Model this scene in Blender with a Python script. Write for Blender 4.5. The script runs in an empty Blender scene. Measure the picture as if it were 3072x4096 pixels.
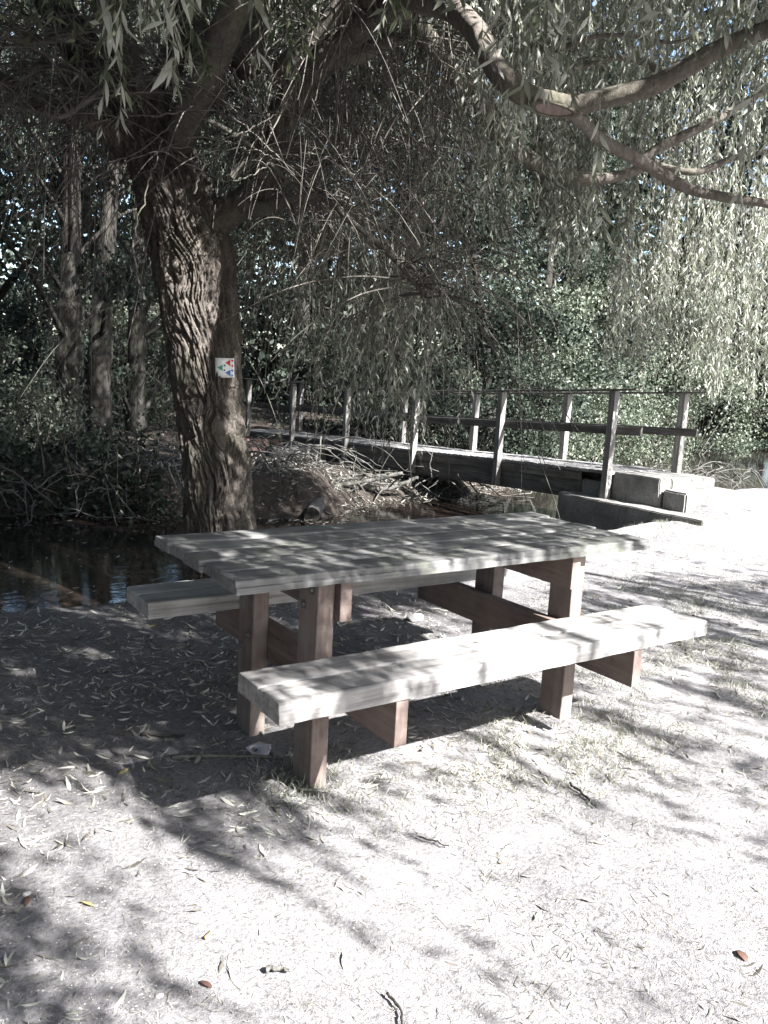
import bpy, bmesh, math, random
import numpy as np
from mathutils import Vector, Matrix

rng = np.random.default_rng(7)
random.seed(7)
scene = bpy.context.scene
COL = scene.collection
V3 = lambda *a: np.array(a, float)

# ------------------------------------------------------------------ camera model
YAW, PITCH, ROLL = 0.60622, -0.16518, 0.0565
FPX, IW, IH = 3343.0, 3072, 4096
CAM = V3(-2.1114, -2.7652, 1.5055)
_f = V3(math.sin(YAW)*math.cos(PITCH), math.cos(YAW)*math.cos(PITCH), math.sin(PITCH))
_r = np.cross(_f, [0, 0, 1]); _r /= np.linalg.norm(_r); _u = np.cross(_r, _f)
_c, _s = math.cos(ROLL), math.sin(ROLL)
RT, UP, FW = _c*_r + _s*_u, -_s*_r + _c*_u, _f
PX = 3072/1659.0

def ray(x, y):                       # x, y measured on the 1659 px wide view of the photo
    return FW + RT*(x*PX-1536)/FPX - UP*(y*PX-2048)/FPX
def at(x, y, depth):
    return CAM + depth*ray(x, y)
def ground_at(x, y, z=0.0):
    q = ray(x, y); return CAM + q*((z-CAM[2])/q[2])
def project(P):
    q = np.asarray(P, float) - CAM
    z = q @ FW
    z = np.where(np.abs(z) < 1e-6, 1e-6, z)
    return (1536 + FPX*(q @ RT)/z)/PX, (2048 - FPX*(q @ UP)/z)/PX, z

SUN = V3(0.29, -1.0, 0.885); SUN /= np.linalg.norm(SUN)
WATER_Z = -0.38

# ------------------------------------------------------------------ numpy noise
def _hash(ix, iy, iz, seed):
    n = (ix.astype(np.int64)*374761393 + iy.astype(np.int64)*668265263 + iz.astype(np.int64)*2147483647 + seed*1274126177) & 0xffffffff
    n = ((n ^ (n >> 13))*1274126177) & 0xffffffff
    n = ((n ^ (n >> 16))*2246822519) & 0xffffffff
    return ((n ^ (n >> 15)) & 0xffffff)/float(0xffffff)*2-1
def noise(x, y, z=0.0, seed=0):
    x, y, z = np.broadcast_arrays(np.asarray(x, float), np.asarray(y, float), np.asarray(z, float))
    fx, fy, fz = np.floor(x), np.floor(y), np.floor(z)
    ix, iy, iz = fx.astype(int), fy.astype(int), fz.astype(int)
    tx, ty, tz = x-fx, y-fy, z-fz
    sx, sy, sz = tx*tx*tx*(tx*(tx*6-15)+10), ty*ty*ty*(ty*(ty*6-15)+10), tz*tz*tz*(tz*(tz*6-15)+10)
    o = 0
    for a in (0, 1):
        for b in (0, 1):
            for c in (0, 1):
                w = (sx if a else 1-sx)*(sy if b else 1-sy)*(sz if c else 1-sz)
                o = o + w*_hash(ix+a, iy+b, iz+c, seed)
    return o
def fbm(x, y, z=0.0, octv=4, seed=0, gain=0.5):
    o, a, f = 0, 1.0, 1.0
    for k in range(octv):
        o = o + a*noise(np.asarray(x)*f, np.asarray(y)*f, np.asarray(z)*f, seed+k*17); a *= gain; f *= 2.03
    return o
def sstep(a, b, x):
    t = np.clip((x-a)/(b-a), 0, 1); return t*t*(3-2*t)

# ------------------------------------------------------------------ mesh helpers
def raw_mesh(name, verts, faces, smooth=False):
    """verts (n,3); faces: (m,4) or (m,3) int array"""
    verts = np.ascontiguousarray(verts, np.float32); faces = np.ascontiguousarray(faces, np.int32)
    me = bpy.data.meshes.new(name)
    n, k = faces.shape
    me.vertices.add(len(verts)); me.vertices.foreach_set('co', verts.ravel())
    me.loops.add(n*k); me.loops.foreach_set('vertex_index', faces.ravel())
    me.polygons.add(n); me.polygons.foreach_set('loop_start', np.arange(n, dtype=np.int32)*k)
    me.update(calc_edges=True)
    if smooth:
        me.polygons.foreach_set('use_smooth', np.ones(n, bool))
    me.validate(); return me
def link(name, me, mat, parent=None):
    o = bpy.data.objects.new(name, me); COL.objects.link(o)
    if mat is not None: me.materials.append(mat)
    if parent is not None: o.parent = parent
    return o
def tag(o, label=None, cat=None, group=None, kind=None):
    if label: o['label'] = label
    if cat: o['category'] = cat
    if group: o['group'] = group
    if kind: o['kind'] = kind
    return o
def thing(name, label, cat, group=None, loc=(0, 0, 0), rz=0):
    o = bpy.data.objects.new(name, None); COL.objects.link(o)
    o.location = loc; o.rotation_euler = (0, 0, rz); o.empty_display_size = .2
    return tag(o, label, cat, group)

class MB:
    """collects vertices and quads"""
    def __init__(s): s.v, s.f, s.n = [], [], 0
    def add(s, v, f):
        v = np.asarray(v, float).reshape(-1, 3); f = np.asarray(f, int)
        if f.shape[1] == 3: f = np.concatenate([f, f[:, 2:3]], 1)
        s.v.append(v); s.f.append(f+s.n); s.n += len(v)
    def build(s, name, mat, parent=None, smooth=False, loc=None):
        v = np.concatenate(s.v); f = np.concatenate(s.f)
        if loc is not None: v = v-np.asarray(loc, float)
        if (f[:, 2] == f[:, 3]).any():
            me = bpy.data.meshes.new(name)
            me.from_pydata(v.tolist(), [], [tuple(q[:3]) if q[2] == q[3] else tuple(q) for q in f.tolist()])
            if smooth: me.polygons.foreach_set('use_smooth', np.ones(len(me.polygons), bool))
            me.update()
        else: me = raw_mesh(name, v, f, smooth)
        o = link(name, me, mat, parent)
        if loc is not None: o.location = loc
        return o

def box_mesh(name, lo, hi, bev=0.004, seg=2, rough=0.0, cuts=0, seed=0):
    """bevelled box lo..hi; optional subdivided, slightly worn surface"""
    bm = bmesh.new()
    bmesh.ops.create_cube(bm, size=1)
    lo, hi = V3(*lo), V3(*hi); c, d = (lo+hi)/2, hi-lo
    for v in bm.verts: v.co = Vector(c+np.array(v.co)*d)
    if bev: bmesh.ops.bevel(bm, geom=list(bm.edges), offset=bev, segments=seg, affect='EDGES', profile=.6)
    if cuts:
        ax = int(np.argmax(d))
        nrm = [0, 0, 0]; nrm[ax] = 1
        for k in range(1, cuts):
            co = c.copy(); co[ax] = lo[ax]+d[ax]*k/cuts
            bmesh.ops.bisect_plane(bm, geom=list(bm.verts)+list(bm.edges)+list(bm.faces), plane_co=Vector(co), plane_no=Vector(nrm))
    if rough:
        P = np.array([v.co[:] for v in bm.verts])
        for k in range(3):
            n = noise(P[:, 0]*7+k*31, P[:, 1]*7, P[:, 2]*7, seed+k)
            P[:, k] += rough*n
        for v, p in zip(bm.verts, P): v.co = Vector(p)
    me = bpy.data.meshes.new(name); bm.to_mesh(me); bm.free()
    return me
def box(name, lo, hi, mat, parent=None, **kw):
    return link(name, box_mesh(name, lo, hi, **kw), mat, parent)

def catmull(pts, n):
    pts = np.asarray(pts, float)
    if len(pts) == 2: return pts[0]+(pts[1]-pts[0])*np.linspace(0, 1, n)[:, None]
    P = np.vstack([2*pts[0]-pts[1], pts, 2*pts[-1]-pts[-2]])
    t = np.linspace(0, len(pts)-1-1e-6, n); i = t.astype(int); u = (t-i)[:, None]
    a, b, c, d = P[i], P[i+1], P[i+2], P[i+3]
    return .5*((2*b)+(-a+c)*u+(2*a-5*b+4*c-d)*u*u+(-a+3*b-3*c+d)*u**3)
def frames(P):
    T = np.gradient(P, axis=0); T /= np.linalg.norm(T, axis=1, keepdims=True)+1e-9
    ref = V3(0.31, 0.9, 0.2) if abs(T[0] @ V3(0.31, 0.9, 0.2)) < .9 else V3(1, 0, 0)
    A = np.empty_like(P); a = ref-T[0]*(ref @ T[0]); a /= np.linalg.norm(a); A[0] = a
    for k in range(1, len(P)):
        a = a-T[k]*(a @ T[k]); a /= np.linalg.norm(a)+1e-9; A[k] = a
    return T, A, np.cross(T, A)
def tube(mb, P, R, sides=6, disp=None, cap=True):
    """P (n,3) R (n,)"""
    n = len(P); T, A, B = frames(P)
    th = np.linspace(0, 2*math.pi, sides, endpoint=False)
    R = np.asarray(R, float)
    rr = R[:, None]*np.ones((1, sides))
    if disp is not None: rr = rr+disp(th, P, R)
    ring = P[:, None, :]+rr[..., None]*(np.cos(th)[None, :, None]*A[:, None, :]+np.sin(th)[None, :, None]*B[:, None, :])
    v = ring.reshape(-1, 3)
    i = np.arange(n-1)[:, None]*sides; j = np.arange(sides)[None, :]; jn = (j+1) % sides
    f = np.stack([i+j, i+jn, i+sides+jn, i+sides+j], -1).reshape(-1, 4)
    if cap:
        v = np.vstack([v, P[0], P[-1]]); a, b = n*sides, n*sides+1
        j = np.arange(sides); jn = (j+1) % sides
        f = np.vstack([f, np.stack([jn, j, np.full(sides, a), np.full(sides, a)], 1), np.stack([(n-1)*sides+j, (n-1)*sides+jn, np.full(sides, b), np.full(sides, b)], 1)])
    mb.add(v, f)

def unit(a): return a/(np.linalg.norm(a, axis=-1, keepdims=True)+1e-9)
def leaf_quads(B, D, L, W, droop=0.0):
    """diamond leaves: B base, D direction, L length, W half width -> verts (4n,3), faces"""
    n = len(B)
    S = unit(np.cross(D, unit(rng.normal(size=(n, 3)))))
    N = np.cross(D, S)
    M = B+D*(L*.42)[:, None]+N*(L*.06)[:, None]
    tip = B+D*L[:, None]+V3(0, 0, -1)*(L*droop)[:, None]
    v = np.stack([B, M+S*W[:, None], tip, M-S*W[:, None]], 1).reshape(-1, 3)
    return v, np.arange(4*n).reshape(n, 4)
def leaf_blades(B, D, L, W, curl, S=None, seg=4):
    """longer-cut lance leaves with seg segments, bending by curl (radians, in the plane of D and normal)"""
    n = len(B)
    if S is None: S = unit(np.cross(D, unit(rng.normal(size=(n, 3)))))
    N = np.cross(S, D)
    prof = np.array([.12, .75, 1.0, .62, .03]) if seg == 4 else np.interp(np.linspace(0, 1, seg+1), [0, .3, .6, 1], [.1, .9, .9, .03])
    rows = []; P = B.copy(); ang = -np.asarray(curl)*.5*np.ones(n)
    for k in range(seg+1):
        w = (W*prof[k])[:, None]
        rows.append(P-S*w+N*w*.25); rows.append(P); rows.append(P+S*w+N*w*.25)
        ang = ang+curl/seg
        d = D*np.cos(ang)[:, None]+N*np.sin(ang)[:, None]
        P = P+d*(L/seg)[:, None]
    v = np.stack(rows, 1)                    # n, 3*(seg+1), 3
    m = 3*(seg+1)
    base = []
    for k in range(seg):
        for s in (0, 1):
            a = 3*k+s; base.append([a, a+1, a+4, a+3])
    f = (np.arange(n)[:, None, None]*m+np.array(base)[None]).reshape(-1, 4)
    return v.reshape(-1, 3), f

# ------------------------------------------------------------------ materials
class NT:
    def __init__(s, name):
        s.m = bpy.data.materials.new(name); s.m.use_nodes = True
        s.t = s.m.node_tree; s.n = s.t.nodes; s.b = s.n['Principled BSDF']; s.o = s.n['Material Output']
    def node(s, kind, **kw):
        x = s.n.new('ShaderNode'+kind)
        for k, v in kw.items():
            if k in x.inputs: x.inputs[k].default_value = v
            else: setattr(x, k, v)
        return x
    def link(s, a, b): s.t.links.new(a, b)
    def coords(s, scale=(1, 1, 1), out='Object'):
        c = s.node('TexCoord'); m = s.node('Mapping'); m.inputs['Scale'].default_value = scale
        s.link(c.outputs[out], m.inputs['Vector']); return m.outputs[0]
    def noise(s, vec, scale, detail=6, rough=.6, dist=0.0, w=None):
        x = s.node('TexNoise'); x.inputs['Scale'].default_value = scale; x.inputs['Detail'].default_value = detail
        x.inputs['Roughness'].default_value = rough; x.inputs['Distortion'].default_value = dist
        s.link(vec, x.inputs['Vector'])
        if w is not None:
            x.noise_dimensions = '4D'; s.link(w, x.inputs['W'])
        return x.outputs['Fac']
    def ramp(s, fac, stops):
        r = s.node('ValToRGB'); e = r.color_ramp.elements
        while len(e) < len(stops): e.new(.5)
        for k, (p, c) in enumerate(stops):
            e[k].position = p; e[k].color = (*c, 1) if len(c) == 3 else c
        s.link(fac, r.inputs[0]); return r.outputs[0]
    def mix(s, fac, a, b, blend='MIX'):
        x = s.node('Mix'); x.data_type = 'RGBA'; x.blend_type = blend
        for sock, val in ((x.inputs[0], fac), (x.inputs[6], a), (x.inputs[7], b)):
            if isinstance(val, (int, float)): sock.default_value = val
            elif isinstance(val, tuple): sock.default_value = (*val, 1)
            else: s.link(val, sock)
        return x.outputs[2]
    def math(s, op, a, b=0.0):
        x = s.node('Math'); x.operation = op
        for k, val in ((0, a), (1, b)):
            if isinstance(val, (int, float)): x.inputs[k].default_value = val
            else: s.link(val, x.inputs[k])
        return x.outputs[0]
    def bump(s, h, strength=.5, dist=.01, prev=None):
        x = s.node('Bump'); x.inputs['Strength'].default_value = strength; x.inputs['Distance'].default_value = dist
        s.link(h, x.inputs['Height'])
        if prev is not None: s.link(prev, x.inputs['Normal'])
        return x.outputs[0]
    def done(s, color=None, rough=.8, normal=None, spec=.3):
        if color is not None:
            if isinstance(color, tuple): s.b.inputs['Base Color'].default_value = (*color, 1)
            else: s.link(color, s.b.inputs['Base Color'])
        if isinstance(rough, (int, float)): s.b.inputs['Roughness'].default_value = rough
        else: s.link(rough, s.b.inputs['Roughness'])
        s.b.inputs['Specular IOR Level'].default_value = spec
        if normal is not None: s.link(normal, s.b.inputs['Normal'])
        return s.m

def wood_mat(name, axis, dark, mid, light, stain=None, bumpd=.004, moss=0.0, rough=.75):
    """timber with grain along axis (0 x, 1 y, 2 z)"""
    t = NT(name)
    oi = t.node('ObjectInfo')
    rnd = t.math('MULTIPLY', oi.outputs['Random'], 37.0)
    sc = [14, 14, 14]; sc[axis] = .9
    vec = t.coords(tuple(sc))
    n1 = t.noise(vec, 2.2, 5, .55, .6, rnd)
    sc2 = [55, 55, 55]; sc2[axis] = 1.6
    n2 = t.noise(t.coords(tuple(sc2)), 1.0, 6, .7, .35, rnd)
    n3 = t.noise(t.coords((1, 1, 1)), 3.5, 5, .65, 0, rnd)
    g = t.math('ADD', t.math('MULTIPLY', n1, .55), t.math('MULTIPLY', n2, .45))
    col = t.ramp(g, [(.33, dark), (.5, mid), (.66, light)])
    blot = t.ramp(n3, [(.35, (.62, .62, .62)), (.65, (1.1, 1.1, 1.1))])
    col = t.mix(1.0, col, blot, 'MULTIPLY')
    col = t.mix(1.0, col, t.ramp(oi.outputs['Random'], [(0, (.78, .78, .79)), (1, (1.15, 1.14, 1.12))]), 'MULTIPLY')   # no two boards alike
    if stain is not None:
        col = t.mix(t.ramp(n3, [(.42, (0, 0, 0)), (.62, (.75, .75, .75))]), col, stain)
    # knots
    vo = t.node('TexVoronoi'); sc4 = [5.5, 5.5, 5.5]; sc4[axis] = 2.2
    mp4 = t.coords(tuple(sc4)); t.link(mp4, vo.inputs['Vector']); vo.inputs['Scale'].default_value = 1.0
    kn = t.ramp(vo.outputs['Distance'], [(.05, (.55, .55, .55)), (.085, (1, 1, 1))])
    col = t.mix(.8, col, kn, 'MULTIPLY')
    if moss:
        mo = t.ramp(t.noise(t.coords((1, 1, 1)), 9, 6, .7), [(.5, (0, 0, 0)), (.7, (moss, moss, moss))])
        col = t.mix(mo, col, (.13, .15, .075))
    # fine checks (cracks) along the grain
    cr = t.ramp(n2, [(.27, (0, 0, 0)), (.36, (1, 1, 1))])
    col = t.mix(.45, col, cr, 'MULTIPLY')
    h = t.math('ADD', t.math('MULTIPLY', n2, .7), t.math('MULTIPLY', n1, .5))
    nb = t.bump(h, .7, bumpd)
    return t.done(col, rough, nb, .3)

def leaf_mat(name, cols, trans=.35, tcol=(.12, .16, .04), gloss=.35, rough=.45, under=0.0):
    t = NT(name)
    g = t.node('NewGeometry')
    col = t.ramp(g.outputs['Random Per Island'], cols)
    n = t.noise(t.coords((1, 1, 1)), .8, 3)
    col = t.mix(1.0, col, t.ramp(n, [(.3, (.75, .8, .75)), (.7, (1.15, 1.12, 1.05))]), 'MULTIPLY')
    if under:                       # pale felted underside of the leaf
        col = t.mix(t.math('MULTIPLY', g.outputs['Backfacing'], under), col, (.42, .43, .39))
    t.done(col, rough, None, gloss)
    tr = t.node('BsdfTranslucent')
    t.link(t.mix(.6, col, tcol), tr.inputs['Color'])
    mx = t.node('MixShader'); mx.inputs[0].default_value = trans
    t.link(t.b.outputs[0], mx.inputs[1]); t.link(tr.outputs[0], mx.inputs[2]); t.link(mx.outputs[0], t.o.inputs[0])
    return t.m

def bark_mat(name, dark, mid, light, scale=1.0):
    t = NT(name)
    n1 = t.noise(t.coords((18*scale, 18*scale, 5*scale)), 1, 7, .65, .4)
    n2 = t.noise(t.coords((1, 1, 1)), 3.0, 4, .6)
    n3 = t.noise(t.coords((1, 1, 1)), 90*scale, 5, .7)
    f = t.math('ADD', t.math('MULTIPLY', n1, .6), t.math('MULTIPLY', n3, .4))
    col = t.ramp(f, [(.32, dark), (.5, mid), (.68, light)])
    col = t.mix(t.ramp(n2, [(.48, (0, 0, 0)), (.7, (.5, .5, .5))]), col, tuple(np.array(mid)*V3(.85, 1.0, .75)))
    h = t.math('ADD', n1, t.math('MULTIPLY', n3, .4))
    return t.done(col, .9, t.bump(h, .9, .02/scale), .15)

M = {}
def make_materials():
    grey = ((.07, .068, .067), (.155, .152, .148), (.25, .246, .24))
    M['table_wood'] = wood_mat('weathered_grey_timber', 0, *grey, moss=.35)
    M['bench_wood'] = wood_mat('weathered_pale_timber', 0, (.13, .12, .112), (.28, .268, .255), (.40, .385, .37))
    red = ((.085, .061, .054), (.17, .128, .114), (.24, .19, .172))
    M['post_wood'] = wood_mat('reddish_post_timber', 2, *red, stain=(.19, .165, .145), bumpd=.003)
    M['beam_wood'] = wood_mat('reddish_beam_timber', 1, *red, stain=(.17, .13, .11), bumpd=.003)
    M['bridge_post'] = wood_mat('bridge_post_timber', 2, (.11, .10, .095), (.23, .22, .21), (.34, .33, .32))
    M['bridge_wood'] = wood_mat('bridge_rail_timber', 1, (.05, .045, .042), (.12, .11, .10), (.2, .19, .18))
    M['bridge_deck'] = wood_mat('bridge_deck_timber', 0, (.15, .145, .14), (.28, .27, .26), (.38, .37, .36))
    t = NT('galvanised_bolt'); M['bolt'] = t.done((.16, .15, .145), .5); t.b.inputs['Metallic'].default_value = .7
    M['bark'] = bark_mat('furrowed_willow_bark', (.02, .017, .015), (.075, .064, .056), (.17, .15, .135))
    M['limb'] = bark_mat('smooth_willow_limb_bark', (.05, .043, .037), (.115, .1, .087), (.19, .168, .148), 2.0)
    M['twig'] = bark_mat('pale_twig_bark', (.045, .04, .035), (.105, .095, .085), (.18, .165, .15), 4.0)
    M['dark_bark'] = bark_mat('dark_woodland_bark', (.012, .011, .010), (.032, .029, .026), (.065, .06, .055))
    M['dead_wood'] = bark_mat('bleached_driftwood', (.04, .037, .034), (.10, .094, .088), (.19, .18, .172), 2.5)
    t = NT('cut_wood'); n = t.noise(t.coords((1, 1, 1)), 30, 4)
    M['scar'] = t.done(t.ramp(n, [(.3, (.13, .10, .085)), (.7, (.26, .205, .18))]), .8)
    M['willow_leaf'] = leaf_mat('willow_leaf', [(0, (.07, .08, .062)), (.4, (.125, .14, .11)), (.75, (.19, .203, .165)), (1, (.28, .28, .22))], .38, (.2, .22, .14), under=.75)
    M['crown_leaf'] = leaf_mat('willow_crown_leaf', [(0, (.05, .065, .04)), (.5, (.08, .095, .06)), (1, (.13, .145, .095))], .25, (.1, .13, .05))
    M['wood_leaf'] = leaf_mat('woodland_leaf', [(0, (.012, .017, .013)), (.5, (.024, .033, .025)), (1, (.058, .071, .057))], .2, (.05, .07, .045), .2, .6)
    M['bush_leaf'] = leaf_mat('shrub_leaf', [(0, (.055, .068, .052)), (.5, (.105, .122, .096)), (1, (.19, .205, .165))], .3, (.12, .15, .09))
    M['dry_leaf'] = leaf_mat('dry_fallen_leaf', [(0, (.07, .062, .055)), (.35, (.17, .158, .145)), (.75, (.36, .35, .33)), (1, (.50, .485, .45))], .15, (.3, .26, .18), .2, .7)
    M['straw'] = leaf_mat('dry_straw', [(0, (.09, .08, .07)), (.5, (.24, .225, .2)), (1, (.42, .40, .37))], .15, (.3, .28, .2), .2, .7)
    M['grass'] = leaf_mat('short_dry_grass', [(0, (.07, .075, .055)), (.4, (.17, .175, .14)), (.75, (.3, .295, .26)), (1, (.42, .41, .38))], .3, (.22, .24, .16), .25, .6)
    M['yellow_leaf'] = leaf_mat('yellowing_leaf', [(0, (.22, .18, .09)), (1, (.28, .24, .13))], .2, (.4, .3, .05), .2, .6)
    M['red_leaf'] = leaf_mat('rusty_leaf', [(0, (.06, .034, .03)), (1, (.10, .055, .046))], .15, (.3, .1, .05), .2, .6)
    # soil
    t = NT('dusty_soil'); c = t.coords((1, 1, 1))
    big = t.noise(c, .9, 5, .6); mid = t.noise(c, 7, 6, .65); fine = t.noise(c, 60, 6, .75); grit = t.noise(c, 260, 3, .7)
    base = t.ramp(mid, [(.3, (.19, .182, .184)), (.55, (.26, .25, .252)), (.75, (.31, .30, .302))])
    sp = t.ramp(fine, [(.32, (.45, .44, .44)), (.5, (1, 1, 1)), (.72, (1.25, 1.24, 1.23))])
    base = t.mix(1.0, base, sp, 'MULTIPLY')
    base = t.mix(1.0, base, t.ramp(big, [(.35, (.82, .82, .83)), (.65, (1.12, 1.11, 1.1))]), 'MULTIPLY')
    gs = t.ramp(grit, [(.3, (.4, .39, .39)), (.44, (1, 1, 1)), (.7, (1, 1, 1)), (.8, (1.4, 1.39, 1.37))])
    base = t.mix(.8, base, gs, 'MULTIPLY')
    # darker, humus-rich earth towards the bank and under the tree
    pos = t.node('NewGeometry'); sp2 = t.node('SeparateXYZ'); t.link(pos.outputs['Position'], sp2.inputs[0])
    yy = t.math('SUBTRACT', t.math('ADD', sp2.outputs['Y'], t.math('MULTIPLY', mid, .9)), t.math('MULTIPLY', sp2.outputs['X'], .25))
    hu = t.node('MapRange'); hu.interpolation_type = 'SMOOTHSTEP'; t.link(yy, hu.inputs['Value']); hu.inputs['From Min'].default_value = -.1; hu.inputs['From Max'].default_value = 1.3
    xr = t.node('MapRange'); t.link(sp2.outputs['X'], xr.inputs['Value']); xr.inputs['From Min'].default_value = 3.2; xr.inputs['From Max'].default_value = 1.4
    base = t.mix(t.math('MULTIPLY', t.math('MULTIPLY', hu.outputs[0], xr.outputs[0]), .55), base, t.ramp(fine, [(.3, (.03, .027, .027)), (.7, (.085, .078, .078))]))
    # wet, dark mud close to and below the water line
    geo = t.node('NewGeometry'); sx = t.node('SeparateXYZ'); t.link(geo.outputs['Position'], sx.inputs[0])
    wet = t.node('MapRange'); t.link(sx.outputs['Z'], wet.inputs['Value']); wet.inputs['From Min'].default_value = -.12; wet.inputs['From Max'].default_value = -.3
    base = t.mix(wet.outputs[0], base, t.ramp(mid, [(.3, (.035, .028, .024)), (.7, (.075, .06, .05))]))
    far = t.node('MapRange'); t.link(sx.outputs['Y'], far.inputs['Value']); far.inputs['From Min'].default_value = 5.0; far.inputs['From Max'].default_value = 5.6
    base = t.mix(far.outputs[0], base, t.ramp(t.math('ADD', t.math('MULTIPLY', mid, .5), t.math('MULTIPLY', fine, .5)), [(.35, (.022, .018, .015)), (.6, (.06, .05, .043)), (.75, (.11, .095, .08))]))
    h = t.math('ADD', t.math('MULTIPLY', fine, .7), t.math('MULTIPLY', grit, .35))
    nb = t.bump(mid, .5, .03); nb = t.bump(h, 1.0, .016, nb)
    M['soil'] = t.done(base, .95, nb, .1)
    # water
    t = NT('muddy_water'); c = t.coords((1, 1, 1))
    n = t.noise(t.coords((.5, .9, 1)), 1.1, 3, .5)
    col = t.ramp(n, [(.35, (.011, .0085, .0075)), (.6, (.019, .0135, .011)), (.8, (.04, .026, .021))])
    rip = t.noise(t.coords((1.6, 3.2, 1)), 3.5, 3, .5)
    M['water'] = t.done(col, .06, t.bump(rip, .10, .02), .5)
    # concrete
    t = NT('weathered_concrete'); c = t.coords((1, 1, 1))
    n1 = t.noise(c, 2.5, 6, .65); n2 = t.noise(c, 40, 6, .7); n3 = t.noise(t.coords((3, 3, .6)), 2.2, 4, .6)
    col = t.ramp(n1, [(.3, (.10, .096, .09)), (.55, (.185, .18, .172)), (.75, (.26, .253, .245))])
    col = t.mix(.7, col, t.ramp(n2, [(.3, (.6, .6, .6)), (.6, (1.1, 1.1, 1.1))]), 'MULTIPLY')
    col = t.mix(t.ramp(n3, [(.5, (0, 0, 0)), (.66, (.7, .7, .7))]), col, (.10, .095, .08))
    M['concrete'] = t.done(col, .9, t.bump(t.math('ADD', n1, n2), .5, .012), .2)
    def flat(n, c, r=.6):
        t = NT(n); k = t.noise(t.coords((1, 1, 1)), 60, 4)
        return t.done(t.mix(1.0, c, t.ramp(k, [(.3, (.88, .88, .88)), (.7, (1.06, 1.06, 1.06))]), 'MULTIPLY'), r)
    M['sign_white'] = flat('sign_white', (.74, .74, .76), .35)
    M['sign_red'] = flat('sign_red', (.50, .03, .03), .4); M['sign_blue'] = flat('sign_blue', (.035, .13, .42), .4)
    M['sign_green'] = flat('sign_green', (.05, .33, .19), .4); M['sign_grey'] = flat('sign_grey', (.12, .12, .12), .4)
    M['sign_sky'] = flat('sign_pale_blue', (.09, .27, .55), .4)
    M['litter'] = flat('grey_scrap', (.42, .40, .42), .6)
    M['butt'] = flat('cork_paper', (.55, .33, .12), .8); M['paper'] = flat('white_paper', (.75, .73, .7), .8)
    M['stone'] = flat('pale_stone', (.38, .36, .35), .85)
    M['rust'] = flat('rusty_brown', (.07, .042, .035), .8)
make_materials()

# ------------------------------------------------------------------ terrain
def bank_line(x):
    return np.interp(x, [-12, -3, -1.25, -.55, .2, 1, 2.2, 4, 5.2, 5.9, 6.2, 7.3, 9, 14, 40], [2.6, 2.5, 2.35, 2.24, 2.6, 2.75, 2.9, 3.0, 2.98, 2.96, 4.3, 3.6, 3.8, 3.4, 3.0])
def far_line(x):
    return np.interp(x, [-30, -6, -.4, .5, 1.4, 2.4, 3.1, 4.2, 5.2, 6.6, 8, 10, 13, 18, 40], [8.6, 8.0, 7.7, 7.55, 7.1, 6.6, 6.35, 6.9, 7.3, 7.5, 7.9, 9.5, 11.5, 13, 15])
def terrain_z(x, y):
    x = np.asarray(x, float); y = np.asarray(y, float)
    d1 = y-bank_line(x)+.10*noise(x*1.3, y*1.3, 0, 3)
    d2 = far_line(x)-y+.18*noise(x*1.5, y*1.5, 0, 5)
    plate = .012*fbm(x*1.2, y*1.2, 0, 3, 11)+.006*noise(x*7, y*7, 0, 4)
    rise = .07*sstep(4.6, 5.9, x)*sstep(1.4, 2.6, y)+.15*sstep(6.0, 6.5, x)*sstep(1.4, 2.9, y)
    near = plate+rise
    near = near-(near+.95)*sstep(-.05, 1.0, d1/np.interp(x, [1.5, 4.5], [.55, 1.5]))
    far_top = np.where(x > 3.8, -.12, .12)*1.0
    far_top = far_top+(.05*fbm(x*.9, y*.9, 0, 3, 21))+.35*sstep(10, 24, y)-.1*sstep(4.5, 6, x)*(1-sstep(11, 14, y))
    bar = np.exp(-((x-3.4)/1.6)**2)*.33
    far = -.95+bar*0+(far_top+.95)*sstep(.9, -.7, d2)
    return np.where(y < 5.2, near, far)
def grow(a, b, step, far_lo, far_hi):
    core = list(np.arange(a, b+1e-6, step)); hi = []; lo = []
    s, p = step, b
    while p < far_hi: s *= 1.22; p += s; hi.append(p)
    s, p = step, a
    while p > far_lo: s *= 1.22; p -= s; lo.append(p)
    return np.array(lo[::-1]+core+hi)
def build_terrain():
    X = grow(-4, 9, .06, -400, 400); Y = grow(-3, 9.2, .06, -300, 600)
    gx, gy = np.meshgrid(X, Y); z = terrain_z(gx, gy)
    v = np.stack([gx, gy, z], -1).reshape(-1, 3); nx, ny = len(X), len(Y)
    i = np.arange(ny-1)[:, None]*nx; j = np.arange(nx-1)[None, :]
    f = np.stack([i+j, i+j+1, i+j+1+nx, i+j+nx], -1).reshape(-1, 4)
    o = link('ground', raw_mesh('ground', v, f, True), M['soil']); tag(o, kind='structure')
    w = MB(); w.add([(-300, 1.5, WATER_Z), (300, 1.5, WATER_Z), (300, 16, WATER_Z), (-300, 16, WATER_Z)], [[0, 1, 2, 3]])
    o = w.build('river_water', M['water']); tag(o, kind='structure')
build_terrain()

# ------------------------------------------------------------------ picnic table (table frame = world axes, centre at the origin)
S = 1.1
TH, TT = .75*S, .0374*S+.004
TL, TW = 1.8378*S, .72156*S
BL_, BZ, BT = 1.8609*S, .4892*S, .06235*S
BYO, BW = .65609*S, .27005*S
XP, YP, SX, SY = .61514*S, .29256*S, .06338*S, .12466*S
BTK, LHH, LL, UL, UH = .04238*S+.004, .14053*S, .65778*S, .32411*S, .13753*S

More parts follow.
